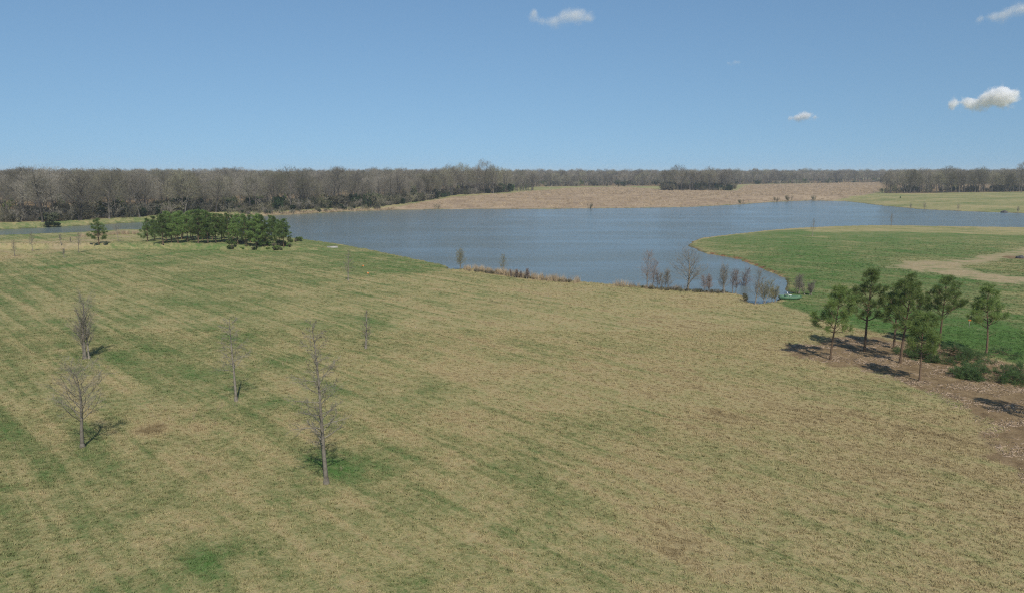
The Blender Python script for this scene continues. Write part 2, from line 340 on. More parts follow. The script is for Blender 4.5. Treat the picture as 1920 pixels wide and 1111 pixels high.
def zones(x, y, sd):
    d = {}
    g = .43 - .0022 * np.clip(x, -50, 50) + .03 * sstep(90, 45, y) + .05 * sstep(0, -25, x) + .07 * sstep(90, 190, y) * sstep(30, -20, x) + .06 * wnoise(x, y, 38, 5)
    for q, s, w in GRN: g = g + w * np.exp(-((x - q.x) ** 2 + (y - q.y) ** 2) / (s * s))
    for q, s, w in BRN: g = g - w * np.exp(-((x - q.x) ** 2 + (y - q.y) ** 2) / (s * s))
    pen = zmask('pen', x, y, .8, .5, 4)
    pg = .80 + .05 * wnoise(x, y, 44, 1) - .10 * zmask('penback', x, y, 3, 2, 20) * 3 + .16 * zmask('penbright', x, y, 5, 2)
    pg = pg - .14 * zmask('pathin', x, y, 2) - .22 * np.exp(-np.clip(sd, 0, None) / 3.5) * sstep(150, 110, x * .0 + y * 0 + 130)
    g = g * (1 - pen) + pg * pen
    st = zmask('strip', x, y, 2.0, 1.2); g = g * (1 - st) + (.72 - .0 * x) * st
    lf = zmask('left', x, y, 3, 2, 15); g = g - .22 * lf
    g = g + .16 * zmask('track', x, y, .6, .2)
    farland = sstep(250, 280, y) * (sd > 0)
    g = g * (1 - farland) + farland * (.56 + .07 * wnoise(x, y, 60, 3))
    d['green'] = g
    tall = zmask('tall', x, y, 2.0, 2.0, 18) * (sd > 0)
    fs = zmask('farshore', x, y, 1.5, 1.5, 9) * (sd > 0)
    d['tall'] = np.maximum(tall, fs * .9) + .55 * lf * sstep(-.1, .6, wnoise(x, y, 16, 3))
    d['path'] = zmask('path', x, y, 3.2, 1.2)
    d['mulch'] = np.maximum(zmask('mulch', x, y, 2.2, 1.0, 5), sstep(4.5, 3.2, np.hypot(x - MULCHSPOT.x, y - MULCHSPOT.y)))
    if LITTER is not None:
        fr = np.interp(x / np.maximum(y, 1), LITTER[:, 0] / LITTER[:, 1], LITTER[:, 1]) + 3 * wnoise(x, y, 22, 6)
        d['mulch'] = np.maximum(d['mulch'], .9 * sstep(-3, 5, y - fr) * (y > 200))
    cl = sstep(1.7, .5, sd) * (sd > -1.5)
    q0, q1 = flat(1335, 478), flat(1455, 515)
    seg = sdist(np.array([q0, flat(1400, 492), q1, flat(1400, 492)]), x, y)
    d['clay'] = cl * sstep(6, 3, seg)
    d['wet'] = sstep(.9, .1, sd) * (1 - d['clay'])
    return d
LITTER = polyG([(-500, 436), (-80, 423), (0, 418), (120, 414), (250, 407), (330, 402), (440, 396), (540, 394), (640, 389), (720, 386), (790, 377), (850, 366), (905, 363), (955, 361), (962, 352), (1000, 350.5), (1100, 349), (1250, 349), (1380, 346), (1500, 344), (1652, 342.5), (1657, 362.5), (1700, 363), (1780, 361.5), (1850, 360.5), (1930, 359.5), (2100, 359)])
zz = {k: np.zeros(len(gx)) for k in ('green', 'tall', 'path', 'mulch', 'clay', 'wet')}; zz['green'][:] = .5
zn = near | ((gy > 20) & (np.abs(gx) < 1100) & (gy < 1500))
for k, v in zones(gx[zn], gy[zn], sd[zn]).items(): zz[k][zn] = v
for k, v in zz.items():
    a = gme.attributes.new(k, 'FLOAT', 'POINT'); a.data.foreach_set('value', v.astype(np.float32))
tag(obj('ground', gme), kind='structure')

# ------------------------------------------------------------------ water
wm, nt, b = newmat('lake_water')
geo = N(nt, 'ShaderNodeNewGeometry'); pos = geo.outputs['Position']
mp = N(nt, 'ShaderNodeMapping'); mp.inputs['Rotation'].default_value = (0, 0, R(20)); mp.inputs['Scale'].default_value = (.75, 1.5, 1); nt.links.new(pos, mp.inputs[0])
wv = noise(nt, mp.outputs[0], .85, 4, .6, .3); gust = noise(nt, pos, .016, 3, .55, .6)
mp2 = N(nt, 'ShaderNodeMapping'); mp2.inputs['Rotation'].default_value = (0, 0, R(12)); mp2.inputs['Scale'].default_value = (.012, .07, 1); nt.links.new(pos, mp2.inputs[0])
band = noise(nt, mp2.outputs[0], 1.0, 3, .55, .4)
calm = smap(nt, mathn(nt, 'ADD', mathn(nt, 'MULTIPLY', gust, .5), mathn(nt, 'MULTIPLY', band, .5)), .40, .60, .25, 1.0)
bp = N(nt, 'ShaderNodeBump'); nt.links.new(calm, bp.inputs['Strength']); bp.inputs['Distance'].default_value = .42
nt.links.new(wv, bp.inputs['Height']); nt.links.new(bp.outputs[0], b.inputs['Normal'])
b.inputs['Base Color'].default_value = (.135, .168, .160, 1); b.inputs['Roughness'].default_value = .16
b.inputs['Specular IOR Level'].default_value = .5; b.inputs['IOR'].default_value = 1.33
wx0, wx1, wy0, wy1 = LAKE[:, 0].min() - 4, LAKE[:, 0].max() + 4, LAKE[:, 1].min() - 4, LAKE[:, 1].max() + 4
n1, n2 = 24, 16
wxx, wyy = np.meshgrid(np.linspace(wx0, wx1, n1), np.linspace(wy0, wy1, n2))
ii = np.arange(n1 - 1)[None] + np.arange(n2 - 1)[:, None] * n1; ii = ii.ravel()
wme = mesh('lake', np.stack([wxx.ravel(), wyy.ravel(), np.zeros(n1 * n2)], 1), [(np.stack([ii, ii + 1, ii + 1 + n1, ii + n1], -1), 0)], wm)
tag(obj('lake_water', wme), kind='structure')

# ------------------------------------------------------------------ bare trees
def perp(rng, d):
    v = Vector((rng.gauss(0, 1), rng.gauss(0, 1), rng.gauss(0, 1))); v = v - d * v.dot(d)
    return v.normalized() if v.length > 1e-5 else Vector((1, 0, 0))
def grow(rng, p, d, L, r, lev, P, out):
    """out: {level: [segments]}; P: per-level dict"""
    q = P[lev]; n = q['n']; step = L / n; pts = [p.copy()]; dirs = []
    rad = [r * (1 - (1 - q.get('tip', .25)) * i / n) for i in range(n + 1)]
    for i in range(n):
        d = (d + perp(rng, d) * rng.uniform(0, q['gnarl']) + Vector((0, 0, q['up']))).normalized()
        p2 = p + d * step; out.setdefault(lev, []).append((*p, *p2, rad[i], rad[i + 1])); p = p2; pts.append(p.copy()); dirs.append(d.copy())
    if lev + 1 >= len(P): return
    c = P[lev + 1]; m = c['count'] if isinstance(c['count'], int) else rng.randint(*c['count'])
    ph = rng.uniform(0, 6.28)
    for k in range(m):
        t = c['from'] + (1 - c['from']) * ((k + rng.uniform(.1, .9)) / m); f = t * n; i = min(int(f), n - 1)
        pp = pts[i].lerp(pts[i + 1], f - i); dd = dirs[i]
        ph += 2.4 + rng.uniform(-.5, .5)
        a = perp(rng, dd) if lev else Vector((math.cos(ph), math.sin(ph), 0))
        ang = R(c['ang'] + rng.uniform(-1, 1) * c.get('angv', 10)) 
        ang *= (1 - c.get('close', 0) * t)
        nd = (dd * math.cos(ang) + a * math.sin(ang)).normalized()
        prof = c['prof'](t) if 'prof' in c else (1 - .55 * t)
        grow(rng, pp, nd, L * c['len'] * prof * rng.uniform(.75, 1.2), max(rad[i] * c['rad'], c.get('rmin', .004)), lev + 1, P, out)
def bare_tree(name, seed, P, stems, barkm, twigm, H, r, k=(8, 5, 3, 3, 3), tip=.012, trunk_levels=1, dome=None):
    rng = random.Random(seed); out = {}; trunks = []; per_stem = []
    for (dx, dy, lean, s) in stems:
        d = Vector((math.sin(lean) * math.cos(dx * 7 + dy), math.sin(lean) * math.sin(dx * 7 + dy), math.cos(lean)))
        one = {}; grow(rng, Vector((dx, dy, -.15)), d, H * s, r * s, 0, P, one); per_stem.append((dx, dy, d, s, one))
    if dome:                                                     # the crown ends in an uneven dome
        c0, rx, rz_ = dome; a0 = rng.uniform(0, 6)
        def inside(g):
            x, y, z = g[3], g[4], g[5] - c0; n_ = math.sqrt(x * x + y * y + z * z) + 1e-6; az_ = math.atan2(y, x); e_ = z / n_
            lump = 1 + .13 * math.sin(3 * az_ + a0 + 4 * e_) + .09 * math.sin(5 * az_ - a0 * 2 - 6 * e_) + .06 * math.sin(9 * az_ + 11 * e_)
            return (x * x + y * y) / (rx * lump) ** 2 + (z / (rz_ * (lump if z < 0 else .5 + .5 * lump))) ** 2 < rng.uniform(.88, 1.06)
        for q_ in range(len(per_stem)):
            per_stem[q_] = per_stem[q_][:4] + ({l_: ([g for g in v_ if inside(g) or (g[5] < c0 and l_ < 2)] if l_ else v_) for l_, v_ in per_stem[q_][4].items()},)
    for dx, dy, d, s, one in per_stem:
        e = Vector((dx, dy, -.15)) + d * .55                                   # root flare
        trunks.append(('trunk', tube_mesh(name + '_trunk', [(v_, k[l_], 0) for l_, v_ in one.items() if l_ < trunk_levels] + [([(dx, dy, -.15, *e, r * s * 1.7, r * s * 1.02)], 8, 0)], barkm)))
        for l_, v_ in one.items(): out.setdefault(l_, []).extend(v_)
    if dome:                                                     # fine outer twigs filling the dome
        tw = []
        while len(tw) < 2600:
            az_ = rng.uniform(0, 6.283); e_ = rng.uniform(-.55, 1); f_ = rng.uniform(.55, 1.02); c_ = math.sqrt(max(0, 1 - e_ * e_))
            p_ = Vector((rx * c_ * math.cos(az_) * f_, rx * c_ * math.sin(az_) * f_, c0 + rz_ * e_ * f_))
            d_ = (Vector((c_ * math.cos(az_), c_ * math.sin(az_), e_ + .35)) + perp(rng, Vector((0, 0, 1))) * rng.uniform(0, .9)).normalized(); q2 = p_ + d_ * rng.uniform(.4, 1.0)
            g = (*p_, *q2, .021, .012)
            if inside(g): tw.append(g)
        out[4].extend(tw)
    cr = tube_mesh(name + '_crown', [(s, k[l], 0) for l, s in sorted(out.items()) if l >= trunk_levels], twigm)
    zmax = max(max(s[5] for s in v) for v in out.values() if v)
    if dome: zmax = float(np.percentile([g[5] for l_, v_ in out.items() if l_ >= 3 for g in v_], 98.5))
    return trunks + [('crown', cr)], zmax
OAK = lambda d=1.0: [dict(n=7, gnarl=.10, up=.03, tip=.12),
    dict(n=6, gnarl=.24, up=.012, tip=.3, count=15, ang=66, angv=14, close=.42, len=.62, rad=.5, prof=lambda t: 1.0 if t < .55 else 1.0 - .95 * (t - .55), **{'from': .22}),
    dict(n=4, gnarl=.30, up=.02, tip=.4, count=(6, 8), ang=50, len=.46, rad=.5, rmin=.028, **{'from': .28}),
    dict(n=3, gnarl=.34, up=.02, tip=.5, count=(6, 7), ang=46, len=.50, rad=.5, rmin=.020, **{'from': .15}),
    dict(n=1, gnarl=.2, up=.02, tip=.6, count=(4, 6), ang=40, len=.62, rad=.6, rmin=.0155, **{'from': .1})]
def oak(name, seed, H=20, stems=((0, 0, .03, 1),), frm=.22):
    P = OAK(); P[1]['from'] = frm
    return bare_tree(name, seed, P, stems, M['wood_bark'], M['twig'], H * .92, .30, trunk_levels=2, dome=(H * .55, H * .36, H * .44))
oaks = []
for s in range(9):
    frm = [.2, .3, .42, .25, .5, .35, .18, .45, .3][s]
    st = ((0, 0, .04, 1),) if s % 4 else ((-.3, 0, .16, 1), (.35, .1, .14, .93))
    oaks.append(oak('woodland_tree', 40 + s, 20, st, frm))

# ------------------------------------------------------------------ pines
def needles(tp, td, n, L, w, rs):
    """tufts: tp positions, td axes -> needle triangles"""
    m = len(tp); tp = np.repeat(tp, n, 0); td = np.repeat(td, n, 0)
    v = rs.normal(size=tp.shape); v /= np.linalg.norm(v, axis=1, keepdims=True)
    d = td * .75 + v * .85; d[:, 2] += .08; d /= np.linalg.norm(d, axis=1, keepdims=True)
    l = L * rs.uniform(.65, 1.2, (len(tp), 1)); s = np.cross(d, rs.normal(size=tp.shape)); s /= np.linalg.norm(s, axis=1, keepdims=True) + 1e-9
    b0 = tp + d * .02
    V = np.stack([b0 - s * w * .5, b0 + d * l * .55 + s * w * .5, b0 + d * l], 1).reshape(-1, 3)
    return V, np.arange(len(V)).reshape(-1, 3)
def limb_tufts(rng, p, d, L, r, segs, tp, td, dens, sub=True, up=.10):
    n = 5; pts = [Vector(p)]; dd = Vector(d)
    for i in range(n):
        dd = (dd + perp(rng, dd) * rng.uniform(0, .16) + Vector((0, 0, up))).normalized()
        q = pts[-1] + dd * (L / n); segs.append((*pts[-1], *q, r * (1 - .8 * i / n), r * (1 - .8 * (i + 1) / n))); pts.append(q)
    m = max(2, int(L * dens))
    for k in range(m):
        t = .42 + .58 * (k + rng.random()) / m; f = t * n; i = min(int(f), n - 1); a = pts[i].lerp(pts[i + 1], f - i)
        ax = (pts[i + 1] - pts[i]).normalized()
        sd_ = perp(rng, ax); sd_.z *= .55; nd = (ax * .75 + sd_ * .8 + Vector((0, 0, .22))).normalized(); sl_ = (.25 + .32 * L * (1 - t) + .12) * rng.uniform(.7, 1.2)
        e = a + nd * sl_; segs.append((*a, *e, r * .35, r * .15))
        for w_ in (.45, .75, 1.0):
            if rng.random() < .82: tp.append(a.lerp(e, w_)); td.append(nd)
    tp.append(pts[-1]); td.append(dd)
def pine(name, seed, H, base, Rw, whorls=11, dens=4.2, needle_n=15, nl=.30, nw=.034, barkm='pine_bark', nm='needle', bend=.25, trunk_r=None, gaps=.1, per=(4, 6), stray=0):
    rng = random.Random(seed); rs = np.random.RandomState(seed); tr = trunk_r or H * .0170
    nT = 14; zs = np.linspace(-.15, H * .97, nT); bx = bend * np.sin(zs / H * 3 + seed) * (zs / H); by = bend * np.cos(zs / H * 2.3 + seed * 2) * (zs / H)
    bx -= bx[0]; by -= by[0]
    T = np.stack([bx, by, zs], 1); rad = tr * (1 - .86 * np.clip(zs / H, 0, 1)); rad[0] *= 1.45
    tv, tf = chain(T, rad, 8)
    segs, tp, td = [], [], []; ph = rng.uniform(0, 6)
    def at(z): return Vector((np.interp(z, zs, bx), np.interp(z, zs, by), z))
    for w in range(whorls):
        t = (w + rng.uniform(-.2, .2)) / whorls; t = min(max(t, 0), .97); z = H * (base + (1 - base) * t * .97)
        prof = min(1, .72 + 1.3 * t) * (1 - t) ** .72 + .08
        for k in range(rng.randint(*per) - (1 if t > .55 else 0)):
            if rng.random() < gaps: continue
            ph += 6.283 / 5 + rng.uniform(-.35, .35)
            el = R(12 + 45 * t + rng.uniform(-14, 14)); L = Rw * prof * rng.uniform(.55, 1.38)
            limb_tufts(rng, at(z), (math.cos(ph) * math.cos(el), math.sin(ph) * math.cos(el), math.sin(el)), L, tr * .34 * (1 - .6 * t), segs, tp, td, dens)
    for k in range(5):
        tp.append(at(H * (.93 + .012 * k))); td.append(Vector((rng.uniform(-.4, .4), rng.uniform(-.4, .4), 1)).normalized())
    for k in range(stray):                          # dead stubs below the crown
        z = H * base * rng.uniform(.7, 1); a = rng.uniform(0, 6.28); p = at(z); e = p + Vector((math.cos(a), math.sin(a), .35)) * Rw * rng.uniform(.3, .6)
        segs.append((*p, *e, tr * .22, tr * .06))
    nv, nf = needles(np.array(tp), np.array(td), needle_n, nl, nw, rs)
    return [('trunk', mesh(name + '_trunk', tv, [(tf, 0)], M[barkm])), ('branches', tube_mesh(name + '_branches', [(segs, 4, 0)], M[barkm])), ('crown', mesh(name + '_crown', nv, [(nf, 0)], M[nm]))]

def place(name, proto, px, py, top, label, cat, group=None, rz=None, rnd=None, H=None, zmax=None, sxy=1.0, tilt=(0, 0)):
    p = G(px, py); h = hgt(p.y, p.z, top); s = h / (zmax or H)
    rng = rnd or random.Random(int(px * 7 + py))
    return thing(name, proto, p - Vector((0, 0, .02)), label, cat, group, rng.uniform(0, 6.28) if rz is None else rz, (s * sxy, s * sxy, s), tilt)

# the pines in the mulch bed
NP = [ # base px, base py, top py, crown start, radius factor, label
 (1557, 674, 541, .40, .27, 'young pine with reddish slanting trunk at the tip of the mulch bed'),
 (1621, 658, 508, .40, .23, 'tallest pine of the mulch bed with straight dark trunk in deep shadow'),
 (1676, 653, 528, .30, .22, 'pine behind the crooked one, its trunk half hidden by hanging boughs'),
 (1688, 680, 520, .42, .21, 'crooked pine in the middle of the mulch bed with pale scar at its foot'),
 (1724, 713, 592, .42, .27, 'short pine nearest the dry field edge of the mulch bed with bushy low crown'),
 (1761, 650, 524, .42, .28, 'pine rising out of the pile of cut branches'),
 (1849, 664, 540, .40, .23, 'solitary pine on the green lawn edge with narrow crown and bare trunk')]
for k, (px, py, top, cb, rf, lab) in enumerate(NP):
    p = G(px, py); h = hgt(p.y, p.z, top)
    pr = pine('pine', 100 + k, h, cb * .97, h * rf * 1.16, whorls=10, dens=4.4, needle_n=20, nw=.040, bend=.35 if k in (0, 3, 6) else .15, stray=3 if k in (1, 3) else 1, gaps=.20, nl=.36)
    thing('pine_tree', pr, p - Vector((0, 0, .02)), lab, 'tree', 'young pines in the mulch bed', rz=k * 1.3, tilt=((0, .05, 0)[k % 3] * 0, .05 if k == 0 else 0))
p = G(1990, 800); pr = pine('pine', 131, 7, .40, 1.7, whorls=10, dens=4.4)
thing('pine_tree', pr, p, 'pine beyond the brush pile whose shadow falls over pale wood chips', 'tree', 'young pines in the mulch bed')

# the grove
gp = [pine('grove_pine', 200 + k, 9, [.16, .24, .2, .3][k], [2.3, 2.1, 2.5, 2.2][k], whorls=11, dens=3.8, needle_n=13, nl=.46, nw=.072, nm='grove_needle', bend=.2, gaps=.04) for k in range(4)]
rng = random.Random(5)
GROVE = [(277, 453, 411), (290, 450, 408), (306, 458, 404), (312, 452, 399), (322, 455, 401), (334, 456, 402), (341, 449, 399), (352, 453, 400), (343, 447, 398), (362, 450, 397), (372, 456, 396), (380, 450, 397), (390, 456, 399),
         (398, 450, 402), (405, 455, 403), (416, 453, 404), (429, 455, 402), (437, 450, 405), (446, 458, 404), (455, 453, 404), (462, 463, 406), (470, 455, 405), (481, 467, 406), (487, 456, 404), (494, 461, 405), (509, 450, 406), (515, 453, 408),
         (532, 464, 413), (524, 458, 414), (330, 448, 400), (386, 447, 398), (420, 448, 404), (358, 447, 399)]
for k, (px, py, top) in enumerate(GROVE):
    place('pine_tree', gp[k % 4], px, py, top - 2, 'green pine standing in the dense pine grove on the near lake shore', 'tree', 'pines of the lakeside grove', H=9, sxy=rng.uniform(1.05, 1.3))
place('pine_tree', gp[0], 186, 463, 410, 'lone dark green pine with a round crown beside the pine grove', 'tree', H=9, sxy=1.45)
place('pine_tree', gp[3], 1688, 373.5, 368, 'tiny dark pine on the far green bank before the bare wood', 'tree', H=9, sxy=1.2)

# ------------------------------------------------------------------ single bare trees in the field and on the shore
EXC = lambda cnt, ang, ln, frm, prof: [dict(n=12, gnarl=.05, up=.05, tip=.12),
    dict(n=5, gnarl=.22, up=.05, tip=.3, count=cnt, ang=ang, angv=16, close=.25, len=ln, rad=.34, rmin=.012, prof=prof, **{'from': frm}),
    dict(n=3, gnarl=.30, up=.04, tip=.4, count=(6, 9), ang=45, len=.48, rad=.5, rmin=.011, **{'from': .15}),
    dict(n=2, gnarl=.30, up=.03, tip=.5, count=(4, 6), ang=42, len=.58, rad=.6, rmin=.0068, **{'from': .15})]
def bare(name, seed, P, H, r, stems=((0, 0, .0, 1),), bark='bark', twig='near_twig', tl=1): return bare_tree(name, seed, P, stems, M[bark], M[twig], H, r, trunk_levels=tl)
def put(name, px, py, top, P, r, label, seed, stems=((0, 0, .0, 1),), bark='bark', twig='near_twig', tl=1, group=None, cat='tree', rz=0.0, tilt=(0, 0), wide=1.0):
    p = G(px, py); h = hgt(p.y, p.z, top); parts, zm = bare(name, seed, P, h * .95, r, stems, bark, twig, tl)
    return thing(name, parts, p - Vector((0, 0, .02)), label, cat, group, rz, (h / zm * wide, h / zm * wide, h / zm), tilt)
tallprof = lambda t: (.55 + .75 * math.sin(math.pi * min(1, t * 1.0))) * (1.05 - .55 * t)
put('bare_tree', 612, 906, 596, EXC(46, 74, .17, .26, tallprof), .135, 'tallest bare tree in the field, straight trunk with short side twigs', 11, rz=.5)
put('bare_tree', 155, 838, 655, EXC(30, 52, .46, .36, lambda t: 1.1 - .5 * t), .125, 'leafless tree with pale trunk and spreading vase crown beside dark bare soil', 12, tl=2, rz=2.1, tilt=(0, -.035), wide=1.3)
put('bare_tree', 160, 673, 536, [dict(n=10, gnarl=.05, up=.03, tip=.12), dict(n=6, gnarl=.15, up=.10, tip=.25, count=30, ang=40, angv=12, close=.2, len=.44, rad=.4, rmin=.014, **{'from': .30}),
    dict(n=3, gnarl=.25, up=.06, tip=.4, count=(6, 8), ang=32, len=.45, rad=.5, rmin=.0085, **{'from': .2}), dict(n=2, gnarl=.25, up=.04, tip=.5, count=(4, 5), ang=32, len=.55, rad=.6, rmin=.006, **{'from': .15})],
    .12, 'bushy bare tree with upright broom-like twigs and a low side shoot', 13, stems=((0, 0, .02, 1), (.25, .1, .16, .72), (-.2, .15, .10, .6)), bark='bark', wide=1.35)
put('bare_tree', 443, 751, 587, EXC(24, 76, .28, .34, lambda t: 1.35 - 1.0 * t), .115, 'bare tree with wide lower branches and thin pale pole-like trunk', 14, rz=1.0)
put('bare_tree', 686, 653, 580, EXC(26, 58, .17, .22, tallprof), .10, 'small narrow dark bare tree beyond the tallest bare trunk', 15)
put('bare_tree', 653, 526, 466, EXC(24, 66, .22, .24, tallprof), .10, 'slim bare tree at the edge of the green shore strip', 16)
# left meadow saplings
sapP = EXC(20, 48, .34, .32, lambda t: 1.1 - .5 * t)
for k, (px, py, top, lab) in enumerate([
    (148, 474, 430, 'pale-barked bare sapling before the lone dark green pine'),
    (222, 453, 413, 'round-crowned bare tree between the lone pine and the pine grove'),
    (61, 471, 432, 'pale thin bare sapling on the tan shore meadow by the dam'),
    (28, 481, 447, 'thin brown bare sapling on the tan meadow with a weedy foot'),
    (120, 483, 464, 'very short bare sapling, a mere whip in the green meadow'),
    (115, 461, 438, 'low twiggy sapling near the left water edge'),
    (132, 454, 444, 'tiny upright whip right beside the narrow water')]):
    put('bare_sapling', px, py, top, sapP if k != 1 else EXC(20, 46, .48, .40, lambda t: 1.1 - .4 * t), .085, lab, 60 + k, group='saplings of the shore meadow', tl=1)
put('dead_snag', 1030, 353, 341, EXC(7, 40, .4, .4, lambda t: 1.0), .16, 'pale leaning dead tree at the back of the tan field', 69, tl=2, bark='stake', twig='stake', tilt=(0, .7))
# right meadow saplings
put('bare_sapling', 1523, 443, 408, EXC(22, 55, .22, .3, tallprof), .08, 'slim dark bare sapling on the green point of land', 70)
put('bare_sapling', 1671, 424, 400, EXC(20, 50, .25, .3, tallprof), .10, 'white-stemmed bare sapling at the back water edge of the green point', 71)
for k, (px, py, top, lab) in enumerate([(1707, 391, 380, 'small brown bush on the far bank'), (1733, 393, 376, 'twin-stemmed bare bush on the far bank water line'), (1796, 395, 379, 'round bare bush on the far bank between the bush pair and the dark rock'), (1908, 398.5, 386, 'thin bare bush on the far bank just past the dark rock')]):
    put('bare_bush', px, py, top, EXC(14, 38, .5, .1, lambda t: 1.1 - .4 * t), .07, lab, 75 + k, stems=((0, 0, .1, 1), (.4, 0, .2, .9)), group='bushes on the far bank', cat='bush')
# shore trees by the inlet
shoreP = EXC(28, 40, .40, .2, lambda t: 1.1 - .55 * t)
SH = [(1213, 541, 466, 'bare_tree', 'twin-stemmed pinkish bare tree on the near shore, apart from the big one', 'red_twig', ((0, 0, .03, 1), (.9, .1, .06, .75)), .10),
 (1232, 542, 506, 'bare_sapling', 'thin single sapling beside the pinkish twin-stemmed tree', 'red_twig', ((0, 0, .02, 1),), .05),
 (1247, 543, 500, 'bare_sapling', 'three-stemmed dark sapling just before the big round bare shore tree', 'near_twig', ((0, 0, .05, 1), (.5, 0, .1, .9), (-.5, .1, .12, .8)), .05),
 (1289, 545, 454, 'bare_tree', 'biggest bare tree on the near shore with a wide round crown', 'near_twig', ((0, 0, .02, 1),), .17),
 (1327, 549, 512, 'bare_bush', 'reddish dense bare bush beside the big round shore tree', 'red_twig', ((0, 0, .06, 1), (.4, .1, .16, .9), (-.4, 0, .12, .95)), .05),
 (1355, 550, 489, 'bare_tree', 'dark forked bare tree on the shore past the reddish bush', 'near_twig', ((0, 0, .05, 1), (.35, .1, .12, .9)), .085),
 (1373, 550, 500, 'bare_tree', 'pair of straight bare stems between forked tree and leaning one', 'red_twig', ((0, 0, .02, 1), (.6, .1, .04, .95)), .065),
 (1393, 551, 498, 'bare_tree', 'leaning pinkish bare tree at the mouth of the inlet', 'red_twig', ((0, 0, .22, 1), (.2, .2, .3, .8)), .065),
 (1416, 570, 500, 'bare_tree', 'grey bare tree rooted at the end of the inlet', 'near_twig', ((0, 0, .05, 1),), .10),
 (1432, 569, 520, 'bare_bush', 'greenish leaning brushy tree at the end of the inlet', 'willow_twig', ((0, 0, .35, 1), (.3, .2, .45, .9), (.1, .3, .2, .95)), .06),
 (1452, 566, 532, 'bare_bush', 'low brown bush between the inlet and the green boat', 'willow_twig', ((0, 0, .2, 1), (.3, .1, .35, .9), (-.3, .1, .1, .9)), .05),
 (1497, 550, 512, 'bare_bush', 'round grey bare bush behind the green boat', 'near_twig', ((0, 0, .1, 1), (.3, .2, .2, .95), (-.3, .1, .15, .9)), .06),
 (1517, 553, 524, 'bare_bush', 'wide dark brown bush on the lawn past the green boat', 'near_twig', ((0, 0, .3, 1), (.5, .2, .5, .95), (-.5, .1, .45, .9), (.2, -.2, .15, .9)), .06),
 (862, 505, 463, 'willow_sapling', 'yellow-budded willow sapling at the tip of the green shore strip', 'willow_twig', ((0, 0, .12, 1), (.3, .1, .22, .95)), .06),
 (942, 513, 473, 'willow_sapling', 'yellow-budded willow sapling among the reeds by the reddish shrubs', 'willow_twig', ((0, 0, .08, 1),), .06),
 (966, 521, 503, 'red_shrub', 'dark red twiggy shrub among the dry reeds, the wider of two', 'red_twig', ((0, 0, .15, 1), (.5, .1, .2, .9), (-.5, .1, .25, .95), (.9, 0, .1, .8)), .05),
 (987, 523, 501, 'red_shrub', 'dark red twiggy shrub among the dry reeds, the narrower of two', 'red_twig', ((0, 0, .05, 1), (.3, .1, .12, .9)), .05)]
for k, (px, py, top, nm, lab, tw, st, r_) in enumerate(SH):
    P = shoreP if k != 3 else EXC(34, 58, .52, .2, lambda t: 1.12 - .6 * t)
    put(nm, px, py, top, P, r_, lab, 300 + k, stems=st, twig=tw, group='bare trees and bushes along the near shore', tl=2 if k == 3 else 1, wide=1.4 if k == 3 else 1.15, cat='bush' if ('bush' in nm or 'shrub' in nm) else 'tree')

# ------------------------------------------------------------------ woods behind the lake
def along(pts, spacing, rng):
    P = [np.array(G(*p)[:2]) for p in pts]; out = []
    for a, b_ in zip(P[:-1], P[1:]):
        n = max(1, int(np.linalg.norm(b_ - a) / spacing))
        for i in range(n): out.append(a + (b_ - a) * (i + rng.uniform(.1, .9)) / n)
    return out
def woods(pts, rows, label, group, seed, hmin, hmax, name='bare_tree'):
    rng = random.Random(seed); c = 0
    for (r0, r1, spacing) in rows:
        for q in along(pts, spacing, rng):
            rad = q / np.linalg.norm(q); q = q + rad * rng.uniform(r0, r1)
            z = float(ground_h(q[:1], q[1:])[0])
            if z < .3: continue
            k = rng.randrange(len(oaks)); parts, zm = oaks[k]; h = rng.uniform(hmin, hmax); s = h / zm; w = s * rng.uniform(.85, 1.2)
            kind_ = 'twin-trunked' if k in (0, 4, 8) else 'high-crowned' if k in (2, 7) else 'low-branched'
            px_ = 960 + F * q[0] / (q[1] * cp)
            where = ('behind the grassy dam' if px_ < 262 else 'beyond the pine grove' if px_ < 560 else 'above the brushy far shore') if '%' in label else ''
            lab = ('tall ' if h > (hmin + hmax) / 2 else 'short ') + kind_ + ' ' + (label.replace('%', where))
            thing(name, parts, (q[0], q[1], z), lab, 'tree', group, rng.uniform(0, 6.28), (w, w, s)); c += 1
    return c
LW = [(-80, 423), (0, 418), (120, 414), (250, 407), (330, 402), (440, 396), (540, 394), (640, 389), (720, 386), (790, 377)]
c1 = woods(LW, [(2, 10, 9.5), (14, 30, 10.0), (30, 55, 12)], 'bare grey tree in the wood edge %', 'front trees of the lakeside wood', 1, 12.5, 20)
c2 = woods([(790, 377), (850, 366), (905, 363), (955, 361)], [(0, 8, 8), (8, 24, 12)], 'bare tree in the tip of the wood reaching into the tan field', 'trees at the tip of the wood', 2, 16, 20)
c3 = woods([(1243, 357), (1300, 357.5), (1370, 357)], [(0, 8, 6.5), (10, 26, 8)], 'bare tree in the compact clump standing in the tan field', 'trees of the field clump', 3, 16, 20)
c4 = woods([(1655, 362.5), (1700, 363), (1780, 361.5), (1850, 360.5), (1930, 359.5), (1990, 359)], [(0, 6, 6.0), (8, 22, 7), (22, 40, 9)], 'bare dark tree in the wood at the back of the far green bank', 'trees of the wood on the far bank', 4, 15.5, 19.5)
for k, (px, py, top, lab) in enumerate([(866, 364, 306, 'tall bare oak with fan crown rising above the wood tip'), (908, 363, 300, 'tallest bare oak rising over the tip of the wood by the tan field'), (1915, 361, 304, 'tall pale bare tree towering over the wood on the far bank')]):
    parts, zm = oaks[[0, 6, 4][k]]; place('bare_oak', parts, px, py, top, lab, 'tree', zmax=zm, sxy=1.0 if k < 2 else .7)
parts, zm = oaks[3]
